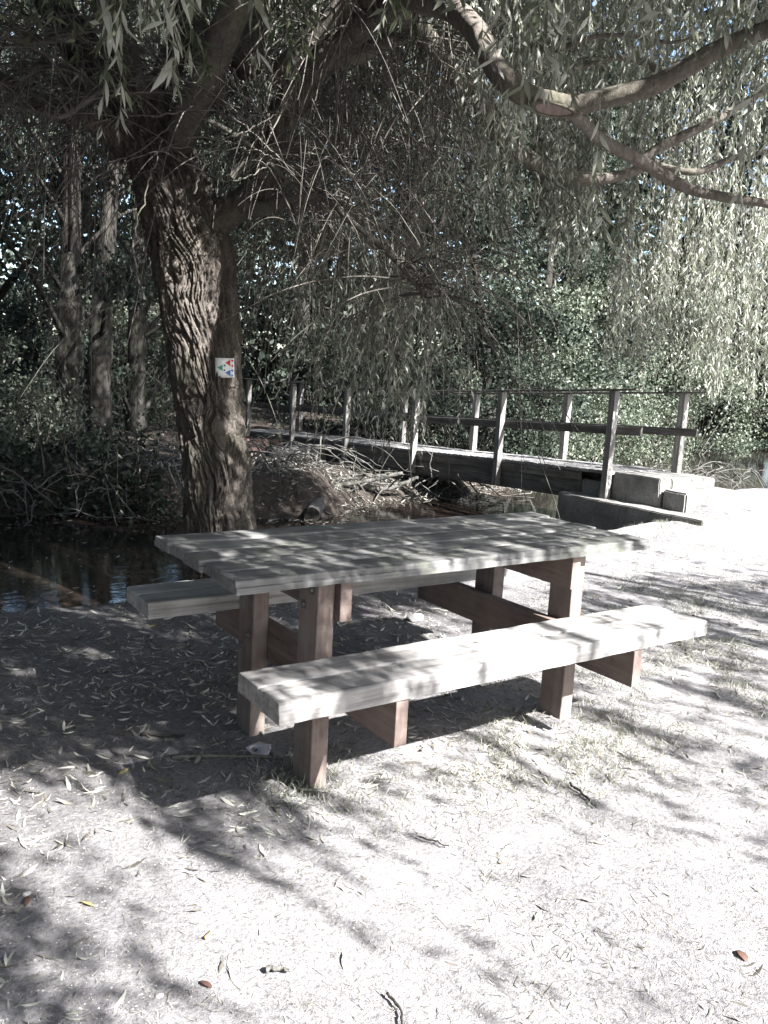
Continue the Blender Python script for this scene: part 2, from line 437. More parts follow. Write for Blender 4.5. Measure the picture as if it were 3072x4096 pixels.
def plank(name, x0, x1, y0, y1, z0, z1, mat, parent, rebate=.005, seed=0):
    """rounded top edges and a rebated joint, run along x"""
    c = .006
    prof = [(y0, z0+.002), (y1, z0+.002), (y1, z0+(z1-z0)*.5), (y1-rebate, z0+(z1-z0)*.56), (y1-rebate, z1-c), (y1-rebate-c*.35, z1-c*.35), (y1-rebate-c, z1),
            (y0+rebate+c, z1), (y0+rebate+c*.35, z1-c*.35), (y0+rebate, z1-c), (y0+rebate, z0+(z1-z0)*.56), (y0, z0+(z1-z0)*.5)]
    n = 60; k = len(prof)
    xs = np.concatenate([[x0, x0+.003], np.linspace(x0+.02, x1-.02, n-4), [x1-.003, x1]])
    P = np.array(prof); cy, cz = (y0+y1)/2, (z0+z1)/2
    v = []
    for i, x in enumerate(xs):
        s = .985 if i in (0, n-1) else 1.0
        yy = cy+(P[:, 0]-cy)*s; zz = cz+(P[:, 1]-cz)*(.95 if i in (0, n-1) else 1)
        wob = .0016*noise(x*3.0+seed*7, P[:, 0]*9, P[:, 1]*9, seed)+.0010*noise(x*14+seed*7, P[:, 0]*60, P[:, 1]*60, seed+5)
        v.append(np.stack([np.full(k, x), yy+wob, zz+wob*.8], 1))
    v = np.concatenate(v)
    i = np.arange(n-1)[:, None]*k; j = np.arange(k)[None, :]; jn = (j+1) % k
    f = np.stack([i+j, i+k+j, i+k+jn, i+jn], -1).reshape(-1, 4)
    bm = bmesh.new(); vs = [bm.verts.new(p) for p in v]
    for q in f: bm.faces.new([vs[a] for a in q])
    bm.faces.new([vs[a] for a in range(k)]); bm.faces.new([vs[(n-1)*k+a] for a in range(k)][::-1])
    bmesh.ops.recalc_face_normals(bm, faces=bm.faces)
    me = bpy.data.meshes.new(name); bm.to_mesh(me); bm.free()
    return link(name, me, mat, parent)

def hex_bolt(parent, loc, normal, r=.011):
    mb = MB(); n = V3(*normal)
    P = np.array([V3(*loc)-n*.01, V3(*loc)+n*.002]); tube(mb, P, [r*1.6, r*1.6], 14)
    P = np.array([V3(*loc)+n*.002, V3(*loc)+n*.009]); tube(mb, P, [r, r*.92], 6)
    return mb.build('bolt', M['bolt'], parent)

def picnic_table():
    t = thing('picnic_table', 'heavy timber picnic table with weathered grey top and two attached benches on red-brown posts', 'table')
    w = TW/5; ends = [0, -.012, .004, -.006, .010]
    for k in range(5):
        y0 = -TW/2+k*w
        plank('tabletop_plank', -TL/2+(-.008, .010, -.004, .007, -.002)[k], TL/2+ends[k]*.9, y0+.001, y0+w-.001, TH-TT, TH-(.0, .0025, .001, .003, .0005)[k], M['table_wood'], t, rebate=.009, seed=k)
    for s in (-1, 1):
        for k in range(2):
            yo = s*BYO; yi = s*(BYO-BW); ya, yb = sorted((yo, yi)); m = (ya+yb)/2
            y0, y1 = ((ya, m-.002), (m+.002, yb))[k]
            plank('bench_plank', -BL_/2+(.004 if k else 0), BL_/2-(.008 if (k == 0) == (s < 0) else .02)*(k), y0, y1, BZ-BT, BZ, M['bench_wood'], t, rebate=.004, seed=10+k+s)
    for sx in (-1, 1):
        for sy in (-1, 1):
            xa, xb = sorted((sx*XP, sx*(XP-SX))); ya, yb = sorted((sy*YP, sy*(YP-SY)))
            p = box('post', (xa, ya, -.35), (xb, yb, TH-TT-.001), M['post_wood'], t, bev=.007, seg=3, rough=.0012, cuts=24, seed=int(3+sx+sy*2))
            # bolts through the post into the cross beams
            for (zz, dy) in ((BZ-BT-.05, -.025), (BZ-BT-.11, .03)):
                hex_bolt(p, (sx*XP, sy*(YP-SY/2)+dy, zz), (sx, 0, 0))
            for (zz, dy) in ((TH-TT-.045, -.025), (TH-TT-.11, .03)):
                hex_bolt(p, (sx*XP, sy*(YP-SY/2)+dy, zz), (sx, 0, 0))
        xi = sx*(XP-SX); xa, xb = sorted((xi-sx*.0015, xi-sx*BTK))
        box('cross_beam', (xa, -LL, BZ-BT-LHH), (xb, LL, BZ-BT-.0015), M['beam_wood'], t, bev=.005, seg=2, rough=.0012, cuts=20, seed=41)
        box('top_bearer', (xa, -UL, TH-TT-UH), (xb, UL, TH-TT-.0015), M['beam_wood'], t, bev=.005, seg=2, rough=.0012, cuts=16, seed=43)
    return t
picnic_table()

# ------------------------------------------------------------------ footbridge
def footbridge():
    t = thing('footbridge', 'narrow timber footbridge with grey post-and-rail sides crossing the muddy river', 'bridge', loc=(0, 0, 0))
    yk = np.array([3.3, 4.15, 6.16, 8.2, 10.3, 12.4, 14.5, 15.2]); zk = np.array([.475, .455, .38, .286, .215, .125, .05, .03])
    deck = lambda y: float(np.interp(y, yk, zk))
    ry = np.array([3.5, 4.15, 6.16, 8.2, 10.3, 12.4, 14.5, 15]); rz = np.array([1.483, 1.442, 1.333, 1.222, 1.2, 1.185, 1.18, 1.18])
    rail = lambda y: float(np.interp(y, ry, rz))
    # deck boards across the bridge
    mb = MB(); y = 4.1; k = 0
    while y < 14.9:
        z = deck(y+.06); me = box_mesh('x', (6.04, y+.004, z-.04), (7.06, y+.126, z+.002*(k % 3)), bev=.004, seg=1)
        v = np.array([q.co[:] for q in me.vertices]); f = [list(p.vertices) for p in me.polygons]
        mb.v.append(v); mb.f.append(np.array([(q+[q[-1]])[:4] if len(q) == 3 else q[:4] for q in f if len(q) <= 4])+mb.n); mb.n += len(v)
        bpy.data.meshes.remove(me); y += .13; k += 1
    mb.build('deck', M['bridge_deck'], t)
    def board(name, x0, x1, pts, mat, parent=t):
        """pts: list of (y, z_low, z_high)"""
        m = MB(); n = len(pts); v = []
        for (y, a, b) in pts: v += [(x0, y, a), (x1, y, a), (x1, y, b), (x0, y, b)]
        f = [(0, 3, 2, 1), tuple(4*(n-1)+q for q in (0, 1, 2, 3))]
        for i in range(n-1):
            for j in range(4): f.append((4*i+j, 4*i+(j+1) % 4, 4*i+4+(j+1) % 4, 4*i+4+j))
        m.add(v, f); o = m.build(name, mat, parent)
        bv = o.modifiers.new('edge', 'BEVEL'); bv.width = .004; bv.segments = 2; bv.limit_method = 'ANGLE'
        return o
    ys = [4.64, 6.16, 8.2, 10.3, 12.4, 14.5, 15.1]
    for x in (6.075, 6.95):
        board('edge_board', x-.02, x+.022, [(y, deck(y)-.16, deck(y)-.044) for y in ys], M['bridge_wood'])
        board('main_beam', x+.0, x+.11, [(y, deck(y)-.40, deck(y)-.164) for y in ys], M['bridge_wood'])
    near = [4.15, 6.16, 8.2, 10.31, 12.39, 14.48]; far = [3.91, 5.885, 7.92, 9.95, 11.94, 13.95]
    for x, posts in ((6.0, near), (7.03, far)):
        for i, y in enumerate(posts):
            zb = deck(y)-.37 if i else (.12 if x < 6.5 else .2)
            p = box('post', (x-.045, y-.045, zb), (x+.045, y+.045, rail(y)-.002), M['bridge_post'], t, bev=.005, seg=2, rough=.0015, cuts=10, seed=i)
            if i:
                mb = MB(); tube(mb, np.array([V3(x-.04, y, zb+.06), V3(x-.055, y, zb+.06)]), [.012, .011], 8); mb.build('bolt', M['bolt'], p)
        y0, y1 = (3.80, 14.75) if x < 6.5 else (3.56, 14.3)
        yy = [y0]+[q for q in (4.15, 6.16, 8.2, 10.3, 12.4) if q > y0+.1]+[y1]
        board('handrail', x-.05, x+.075, [(y, rail(y), rail(y)+.022) for y in yy], M['bridge_wood'])
        off = .046
        xx = (x+off, x+off+.03) if x < 6.5 else (x-off-.03, x-off)
        y0 = 3.74 if x < 6.5 else 3.625
        yy = [y0]+[q for q in (4.15, 6.16, 8.2, 10.3, 12.4) if q > y0+.1]+[y1]
        mid = lambda y: float(np.interp(y, [3.6, 8.1, 14.5], [.985, .79, .63]))
        board('mid_rail', xx[0], xx[1], [(y, mid(y)-.05, mid(y)+.05) for y in yy], M['bridge_wood'])
    return t
footbridge()

def rough_block(name, lo, hi, mat, parent=None, seed=0, amp=.012, div=7, bev=.012):
    bm = bmesh.new(); bmesh.ops.create_cube(bm, size=1)
    lo, hi = V3(*lo), V3(*hi); c, d = (lo+hi)/2, hi-lo
    for v in bm.verts: v.co = Vector(c+np.array(v.co)*d)
    bmesh.ops.bevel(bm, geom=list(bm.edges), offset=bev, segments=2, affect='EDGES')
    for ax in range(3):
        m = max(2, int(d[ax]/.07)); m = min(m, 40)
        for k in range(1, m):
            co = c.copy(); co[ax] = lo[ax]+d[ax]*k/m; nr = [0, 0, 0]; nr[ax] = 1
            bmesh.ops.bisect_plane(bm, geom=list(bm.verts)+list(bm.edges)+list(bm.faces), plane_co=Vector(co), plane_no=Vector(nr))
    P = np.array([v.co[:] for v in bm.verts])
    for k in range(3): P[:, k] += amp*fbm(P[:, 0]*5+k*9.3, P[:, 1]*5, P[:, 2]*5, 3, seed+k)
    for v, p in zip(bm.verts, P): v.co = Vector(p)
    me = bpy.data.meshes.new(name); bm.to_mesh(me); bm.free()
    return link(name, me, mat, parent)

def abutments():
    t = thing('bridge_steps', 'pale concrete abutment and steps leading up to the near end of the footbridge', 'steps')
    rough_block('footing_wall', (5.80, 2.60, -.9), (6.5, 4.75, .115), M['concrete'], t, 1, .008)
    rough_block('wing_wall', (6.09, 3.42, .10), (6.30, 4.13, .455), M['concrete'], t, 2, .006)
    rough_block('low_wing_wall', (6.10, 4.135, .10), (6.30, 4.63, .30), M['concrete'], t, 3, .008)
    rough_block('landing', (6.305, 3.405, -.5), (7.14, 4.64, .448), M['concrete'], t, 4, .005)
    rough_block('step', (6.12, 3.07, -.5), (7.16, 3.40, .335), M['concrete'], t, 5, .007, bev=.02)
    t = thing('far_abutment', 'low concrete abutment under the far end of the footbridge', 'abutment')
    rough_block('abutment_wall', (5.3, 14.6, -.9), (7.6, 15.1, -.38), M['concrete'], t, 11, .012)
    rough_block('bearing_block', (5.5, 14.95, -.5), (7.4, 15.5, .0), M['concrete'], t, 12, .012)
    a = rough_block('concrete_slab', (4.9, 11.1, -.55), (6.6, 11.4, .02), M['concrete'], None, 13, .02, bev=.03)
    tag(a, 'broken pale concrete slab under the middle of the footbridge', 'concrete slab')
    a = rough_block('rusty_plate', (4.55, 11.9, -.5), (5.55, 11.98, .1), M['rust'], None, 14, .01, bev=.01)
    tag(a, 'rusty brown plate leaning under the far half of the footbridge', 'plate')
    # post stub and sawn log lying at the water's edge
    t = thing('sawn_log', 'short sawn log lying half in the water behind the picnic table', 'log')
    a, b = V3(3.02, 6.22, -.30), V3(3.62, 6.95, -.20)
    mb = MB(); P = a+(b-a)*np.linspace(0, 1, 16)[:, None]
    tube(mb, P, .10+.004*np.sin(np.arange(16)), 28, lambda th, P, R: .008*noise(np.cos(th)[None]*3, np.sin(th)[None]*3, P[:, :1]*4, 3), cap=False)
    mb.build('bark_side', M['dead_wood'], t, True)
    mb = MB(); d = unit(b-a); tube(mb, np.array([a-d*.004, a+d*.01]), [.097, .099], 28); mb.build('cut_end', M['dark_bark'], t)
abutments()

# ------------------------------------------------------------------ driftwood under the bridge
def driftwood():
    spec = [([(515, 795), (620, 748), (740, 735), (840, 715), (985, 680)], .042, 'long bleached driftwood branch bowed across the mud bank'),
            ([(780, 750), (860, 768), (950, 755), (1060, 700)], .045, 'thick driftwood branch curving up at its right end below the bridge'),
            ([(590, 722), (700, 712), (850, 738), (960, 742)], .026, 'straight thin driftwood branch lying across the middle of the pile'),
            ([(890, 812), (1000, 820), (1075, 800)], .02, 'short low driftwood stick at the foot of the pile'),
            ([(425, 803), (500, 788), (560, 772), (660, 768)], .022, 'forked driftwood stick at the left end of the pile'),
            ([(700, 690), (820, 696), (930, 684), (1040, 694)], .022, 'thin driftwood branch lying highest on the pile')]
    for k, (pts, r, lab) in enumerate(spec):
        W = [at(486+x*.3906, 756+y*.3906, 12.3+.15*k) for x, y in pts]
        C = catmull(W, 28); C += .016*rng.normal(size=C.shape)*V3(1, 1, .4)
        mb = MB(); tube(mb, C, np.linspace(r, r*.55, 28)*(1+.10*rng.normal(size=28)), 9)
        for q in range(4):
            i = rng.integers(4, 24); d = unit(rng.normal(size=3)*V3(1, 1, .6)+V3(0, -.5, .2))
            Q = C[i]+d*np.linspace(0, .25+.5*rng.random(), 8)[:, None]+V3(0, 0, -.12)*(np.linspace(0, 1, 8)**2)[:, None]
            tube(mb, Q, np.linspace(r*.35, r*.1, 8), 6)
        o = mb.build('driftwood_branch', M['dead_wood'], None, True, loc=C[0]); tag(o, lab, 'driftwood', 'driftwood branches piled under the footbridge')
driftwood()

# ------------------------------------------------------------------ willow tree
WILLOW = thing('willow_tree', 'large leaning weeping willow with deeply furrowed trunk on the river bank behind the table', 'tree')
LIMBS = {}
def trunk_disp(th, P, R):
    s = np.concatenate([[0], np.cumsum(np.linalg.norm(np.diff(P, axis=0), axis=1))])[:, None]
    th = th[None, :]; r = R[:, None]
    cx, cy = np.cos(th), np.sin(th)
    tw = .55*s                                        # the furrows climb at a slant
    a = th+tw
    wx = .22*noise(np.cos(a)*2.2, np.sin(a)*2.2, s*3.5, 1)
    u1 = np.cos(a+wx)*r/.24; u2 = np.sin(a+wx)*r/.24
    n1 = noise(u1*7.8, u2*7.8, s*2.5, 5)+.28*noise(u1*14, u2*14, s*8, 6)
    n2 = noise(u1*16, u2*16, s*7.5, 8)+.3*noise(u1*30, u2*30, s*20, 16)
    n3 = noise(u1*34, u2*34, s*18, 9)
    fur = np.exp(-(n1/.15)**2)*.9+np.exp(-(n2/.17)**2)*.45
    n4 = noise(u1*9, u2*9, s*11, 18)
    fur = np.clip(fur+.28*np.exp(-(n4/.08)**2), 0, 1.25)
    lump = .05*noise(cx*1.5, cy*1.5, s*1.1, 12)+.02*noise(cx*4, cy*4, s*3, 14)
    return r*lump+(-.030*fur+.009*n2+.013*n3)*np.clip(r/.22, .25, 1.1)

def build_trunk():
    rows = [(1300, 385, 585, 5.85), (1240, 395, 566, 5.85), (1145, 400, 550, 5.85), (1000, 397, 537, 5.85), (900, 385, 528, 5.87), (800, 370, 520, 5.88), (700, 355, 515, 5.9),
            (600, 337, 510, 5.92), (500, 318, 490, 5.95), (430, 300, 462, 5.97), (350, 278, 425, 6.0), (280, 250, 378, 6.02), (210, 205, 315, 6.05), (130, 150, 240, 6.1), (40, 95, 170, 6.1), (-80, 30, 90, 6.1)]
    C = [at((l+r)/2, y, d) for y, l, r, d in rows]; R = [(r-l)/2*PX*d/FPX for y, l, r, d in rows]
    n = 620
    P = catmull(C, n); rr = np.interp(np.linspace(0, len(R)-1, n), np.arange(len(R)), R)
    rr = np.convolve(np.pad(rr, 20, 'edge'), np.ones(41)/41, 'valid')
    mb = MB(); tube(mb, P, rr, 300, trunk_disp)
    mb.build('trunk', M['bark'], WILLOW, True)
    return P, rr
TRUNK_P, TRUNK_R = build_trunk()

def limb(pts, name='limb', mat='limb', sides=26, n=90, bumpy=.10, parent=WILLOW, smooth=True):
    """pts: (x, y, depth, diameter in view pixels)"""
    C = np.array([at(x, y, d) for x, y, d, w in pts]); R = np.array([w/2*PX*d/FPX for x, y, d, w in pts])
    P = catmull(C, n); rr = np.interp(np.linspace(0, len(R)-1, n), np.arange(len(R)), R)
    mb = MB()
    tube(mb, P, rr, sides, lambda th, P, R: R[:, None]*bumpy*(noise(np.cos(th)[None]*1.6, np.sin(th)[None]*1.6, np.linspace(0, n*.12, n)[:, None], len(LIMBS))+.5*noise(np.cos(th)[None]*4, np.sin(th)[None]*4, np.linspace(0, n*.5, n)[:, None], 3)+.28*noise(np.cos(th)[None]*9, np.sin(th)[None]*9, np.linspace(0, n*1.1, n)[:, None], 13)))
    o = mb.build(name, M[mat], parent, smooth)
    LIMBS[len(LIMBS)] = (P, rr)
    return o
# right-hand main limb from the fork
limb([(425, 520, 5.95, 95), (465, 482, 5.9, 72), (510, 448, 5.85, 62), (560, 402, 5.8, 60), (597, 310, 5.7, 62), (628, 220, 5.6, 66), (698, 128, 5.4, 62), (775, 62, 5.2, 55), (835, 15, 5.0, 54), (880, -35, 4.7, 52)], mat='bark', n=160, sides=60, bumpy=.12)
near = limb([(800, 10, 5.1, 52), (850, -14, 4.9, 54), (905, -2, 4.6, 54), (978, 22, 4.4, 50), (1030, 72, 4.2, 50), (1065, 135, 4.1, 50), (1102, 182, 4.0, 50), (1150, 212, 4.0, 48), (1205, 226, 4.0, 46), (1255, 224, 4.0, 42), (1330, 207, 3.95, 42), (1405, 187, 3.9, 40), (1480, 148, 3.85, 40), (1555, 105, 3.8, 38), (1659, 62, 3.7, 36), (1800, 0, 3.5, 32)], n=160, sides=40, bumpy=.08)
limb([(1225, 236, 4.1, 26), (1262, 270, 4.3, 26), (1300, 302, 4.5, 27), (1390, 352, 4.7, 26), (1480, 404, 4.8, 24), (1560, 425, 4.8, 20), (1659, 440, 4.8, 17), (1800, 470, 4.8, 12)])
limb([(840, 10, 5.4, 44), (905, 60, 5.9, 44), (985, 165, 6.4, 42), (1040, 232, 6.6, 42), (1066, 275, 6.7, 40), (1110, 322, 6.8, 38), (1180, 365, 6.9, 36), (1250, 386, 6.9, 32), (1330, 382, 6.9, 22), (1420, 350, 6.9, 16)])
limb([(1380, 352, 6.2, 18), (1420, 322, 6.2, 22), (1500, 282, 6.2, 20), (1580, 240, 6.2, 18), (1659, 190, 6.2, 15), (1780, 120, 6, 10)])
limb([(1405, 352, 7.2, 12), (1500, 372, 7.2, 15), (1590, 340, 7.2, 13), (1700, 320, 7, 9)])
limb([(1090, 80, 5.5, 10), (1180, 108, 5.4, 11), (1222, 102, 5.3, 12), (1262, 84, 5.2, 11), (1350, 76, 5.2, 9), (1450, 92, 5.2, 7), (1520, 70, 5.2, 4)])
limb([(1240, 150, 5.6, 8), (1330, 125, 5.6, 12), (1400, 140, 5.6, 14), (1470, 190, 5.5, 10)])
limb([(690, 140, 5.45, 45), (760, 125, 5.6, 38), (840, 90, 5.9, 30), (930, 70, 6.2, 24), (1000, 110, 6.4, 16)])
limb([(300, 330, 6.05, 70), (330, 230, 6.15, 62), (372, 130, 6.3, 55), (392, 20, 6.4, 48), (400, -90, 6.4, 42)], mat='bark', n=120, sides=44)
limb([(270, 318, 6.0, 60), (200, 262, 5.8, 48), (110, 235, 5.6, 40), (30, 190, 5.4, 34), (-60, 130, 5.2, 28)], mat='bark', n=100, sides=40)
limb([(520, 440, 5.8, 40), (560, 450, 5.7, 34), (596, 440, 5.6, 30), (640, 425, 5.4, 18), (705, 432, 5.3, 13), (760, 480, 5.2, 12), (832, 540, 5.1, 12), (880, 592, 5.0, 11), (912, 632, 5.0, 10), (937, 662, 5.0, 8)], mat='twig', n=90, sides=14)
limb([(560, 380, 5.7, 34), (600, 330, 5.6, 26), (540, 345, 5.4, 18), (500, 385, 5.4, 16)], mat='twig', n=60, sides=14)
limb([(-30, 205, 5.0, 10), (60, 238, 5.0, 12), (130, 252, 5.0, 12), (172, 228, 5.1, 13), (205, 206, 5.2, 14), (228, 188, 5.4, 14)], mat='twig', n=60, sides=12)
limb([(-20, 68, 4.8, 14), (40, 88, 4.9, 13), (90, 92, 5.0, 11), (160, 75, 5.1, 9), (215, 20, 5.2, 8)], mat='twig', n=60, sides=12)
limb([(240, 250, 5.9, 16), (190, 190, 5.6, 22), (150, 155, 5.5, 20), (120, 148, 5.4, 12)], mat='twig', n=60, sides=12)
limb([(380, 230, 5.3, 7), (450, 260, 5.3, 10), (520, 300, 5.35, 11), (580, 350, 5.4, 10), (640, 410, 5.4, 8), (700, 455, 5.3, 6)], mat='twig', n=60, sides=10)
limb([(705, 470, 5.2, 9), (695, 520, 5.1, 7), (684, 560, 5.1, 3)], mat='twig', n=30, sides=8)
limb([(1150, 452, 7.4, 6), (1190, 450, 7.3, 11), (1225, 445, 7.2, 14), (1228, 470, 7.2, 10)], mat='twig', n=30, sides=10)
limb([(760, 480, 5.25, 7), (850, 560, 5.3, 7), (940, 620, 5.3, 6), (1010, 655, 5.3, 5), (1060, 670, 5.3, 3)], mat='twig', n=50, sides=8)

# boughs over the table and towards the sun
for pts in ([(0.1, 3.2, 3.0), (.2, 1.6, 4.2), (.2, -.8, 5.0), (-.3, -3.2, 5.1), (-.8, -5.6, 4.7)],
            [(.9, 2.4, 3.7), (2.0, .8, 4.6), (3.4, -1.4, 5.2), (4.6, -3.8, 5.0), (5.4, -6, 4.6)],
            [(.6, 2.6, 3.4), (1.4, 0.6, 4.8), (1.6, -2, 5.6), (1.8, -4.6, 5.4), (1.8, -6.5, 4.9)],
            [(0, 3.5, 3.3), (-.6, 4.2, 5.0), (-1.4, 4.6, 7.0), (-2.4, 4.4, 8.6)],
            [(0.6, 3.2, 3.6), (1.2, 4.0, 5.4), (2.0, 4.6, 7.2), (2.8, 4.6, 8.8)],
            [(1.2, 3.2, 3.9), (3.4, 3.8, 6.2), (6.2, 4.8, 7.8), (9.2, 5.8, 8.6), (11.5, 6.6, 8.9)],
            [(0.4, 3.3, 3.4), (.8, 5, 5.0), (1.2, 6.6, 6.3), (1.6, 7.8, 7)]):
    P = catmull(pts, 60); rr = np.linspace(.11, .02, 60); mb = MB(); tube(mb, P, rr, 14)
    mb.build('limb', M['limb'], WILLOW, True); LIMBS[len(LIMBS)] = (P, rr)

def branch_scar():
    c = at(1197, 232, 3.965); axis = unit(at(1245, 240, 3.96)-at(1145, 222, 3.98)); view = unit(CAM-c)
    view = unit(view+.25*UP*-1); view = unit(view-axis*(view @ axis)); b = np.cross(view, axis)
    n = 40; th = np.linspace(0, 2*math.pi, n, endpoint=False)
    out = []; c0 = c+view*.060
    for rad, dep in ((1.0, -.018), (.92, .006), (.74, .010), (.62, -.001), (.0, -.003)):
        out.append(c0+view*dep+axis*(np.cos(th)*.135*rad)[:, None]+b*(np.sin(th)*.036*rad*(1-.25*np.cos(th)))[:, None])
    mb = MB(); v = np.concatenate(out[:4]); f = []
    for k in range(3):
        for j in range(n): f.append((k*n+j, k*n+(j+1) % n, (k+1)*n+(j+1) % n, (k+1)*n+j))
    mb.add(v, f); rim = mb.build('scar_rim', M['limb'], WILLOW, True)
    mb = MB(); v = np.concatenate([out[3], out[4][:1]]); mb.add(v, [(j, (j+1) % n, n, n) for j in range(n)])
    mb.build('cut_face', M['scar'], rim)
branch_scar()

# bare twigs: arcs springing from the limbs
def bare_twigs():
    mb = MB()
    def arc(p0, d, L, r, droop, n=12, wig=.03):
        t = np.linspace(0, 1, n)[:, None]
        w = np.cumsum(rng.normal(size=(n, 3)), 0)*wig*L/math.sqrt(n)
        P = p0+d*L*t+V3(0, 0, -1)*droop*L*t*t+w*t
        x, y, z = project(P)
        if ((x > 235) & (x < 525) & (y > 235) & (y < 700) & (z < 6.1)).sum() > 2 and rng.random() < .9: return P
        tube(mb, P, np.linspace(r, r*.3, n), 4, cap=False); return P
    src = [LIMBS[q] for q in (0, 8, 9, 10, 11, 12, 13, 14, 15, 16)]+[(TRUNK_P[420:], TRUNK_R[420:])]
    for k in range(640):                                  # whips springing from the limbs and drooping
        P, R = src[rng.integers(len(src))]; i = rng.integers(len(P)//8, len(P)-1); p = P[i]
        a = rng.uniform(0, 6.28); d = unit(V3(math.cos(a), math.sin(a), rng.uniform(-.1, .9)))
        L = rng.uniform(.5, 1.7); Q = arc(p, d, L, rng.uniform(.004, .0075), rng.uniform(.35, 1.2), 18, .02)
        x, y, z = project(Q[-1])
        for q in range(rng.integers(1, 4)):               # side shoots
            m = rng.integers(4, 16); dd = unit(unit(Q[m+1]-Q[m])+.7*rng.normal(size=3)); arc(Q[m], dd, L*rng.uniform(.25, .5), .003, rng.uniform(.3, .9), 10, .02)
    for k in range(150):                                  # upright and slanting sticks, upper middle
        x = rng.uniform(430, 1000); y = rng.uniform(-80, 260); d = rng.uniform(4.8, 7.0)
        p = at(x, y, d); arc(p, unit(V3(rng.normal()*.4, rng.normal()*.4, -1.0)), rng.uniform(.5, 1.3), rng.uniform(.004, .008), .1, 14, .03)
    for k in range(420):                                  # dim tangle behind the fork
        x = rng.normal(690, 180); y = rng.normal(300, 120); d = rng.uniform(5.6, 7.8)
        p = at(x, y, d); arc(p, unit(rng.normal(size=3)*V3(1, 1, .6)), rng.uniform(.5, 1.5), rng.uniform(.004, .008), rng.uniform(.3, 1.1), 14, .02)
    for k in range(260):                                  # long hanging strings
        x = rng.uniform(100, 1000); d = rng.uniform(5.2, 7.6); y1 = rng.uniform(480, 860)
        if 250 < x < 560: d = rng.uniform(6.5, 7.8)
        p = at(x, y1, d); L = rng.uniform(1.2, 3.0)
        arc(p+V3(rng.normal()*.12, rng.normal()*.12, L), unit(V3(rng.normal()*.06, rng.normal()*.06, -1)), L, rng.uniform(.002, .0035), 0, 16, .05)
    # explicit arcs seen in front of the fork
    for pts in ([(0, 360), (120, 365), (215, 355), (300, 325), (380, 260)], [(40, 470), (150, 425), (230, 372), (330, 330), (470, 318)], [(300, 610), (290, 520), (320, 400), (352, 300)],
                [(350, 325), (440, 372), (500, 392), (555, 372), (580, 352)], [(420, 420), (445, 355), (520, 320), (610, 350)], [(400, 300), (520, 290), (640, 215)], [(330, 250), (470, 240), (560, 300), (640, 380)]):
        P = catmull([at(x, y, 5.15) for x, y in pts], 30)+.006*rng.normal(size=(30, 3))
        tube(mb, P, np.linspace(.007, .0035, 30), 5, cap=False)
    mb.build('bare_twigs', M['twig'], WILLOW, True)
bare_twigs()

class Foliage:
    """hanging leafy strands"""
    def __init__(s): s.tw = MB(); s.B, s.D, s.L, s.W = [], [], [], []
    def strand(s, top, L, spacing=.03, leaf=(.06, .10), width=.0085, sway=.08, r=.002, bare=.15, spread=.55, twig=True):
        n = max(5, int(L/.14)); t = np.linspace(0, 1, n)
        off = np.cumsum(rng.normal(size=(n, 3))*V3(1, 1, .1), 0)*sway*L/n**.7
        P = np.asarray(top)+V3(0, 0, -1)*(L*t)[:, None]+off
        if twig: tube(s.tw, P, np.linspace(r*1.3, r*.5, n), 3, cap=False)
        m = int(L*(1-bare)/spacing)
        if m < 1: return P
        u = np.sort(rng.uniform(bare, 1.0, m))
        B = np.stack([np.interp(u, t, P[:, k]) for k in range(3)], 1)
        D = unit(V3(0, 0, -1)+rng.normal(size=(m, 3))*spread*V3(1, 1, .5))
        ll = rng.uniform(*leaf, m)*(1-.35*u**3)
        s.B.append(B); s.D.append(D); s.L.append(ll); s.W.append(width*rng.uniform(.75, 1.25, m)*ll/np.mean(leaf))
        return P
    def cloud(s, c, rad, n, leaf, width):
        B = np.asarray(c)+rng.normal(size=(n, 3))*np.asarray(rad)
        D = unit(V3(0, 0, -.8)+rng.normal(size=(n, 3))*.8)
        s.B.append(B); s.D.append(D); ll = rng.uniform(*leaf, n); s.L.append(ll); s.W.append(ll*width*rng.uniform(.7, 1.3, n))
    def build(s, name, mat, parent, fine=False, twig_mat='twig'):
        B, D, L, W = (np.concatenate(q) for q in (s.B, s.D, s.L, s.W))
        if fine: v, f = leaf_blades(B, D, L, W, rng.normal(.5, .5, len(B)), seg=4)
        else: v, f = leaf_quads(B, D, L, W, .08)
        nl = len(f)
        if s.tw.n:
            tv, tf = np.concatenate(s.tw.v), np.concatenate(s.tw.f)
            f = np.vstack([f, tf+len(v)]); v = np.vstack([v, tv])
        o = link(name, raw_mesh(name, v, f), M[mat], parent)
        if s.tw.n:
            o.data.materials.append(M[twig_mat])
            o.data.polygons.foreach_set('material_index', (np.arange(len(f)) >= nl).astype(np.int32))
        return o

def hanging(F, x, y, d, L, **kw):
    p = at(x, y, d); return F.strand(p+V3(0, 0, L), L, **kw)

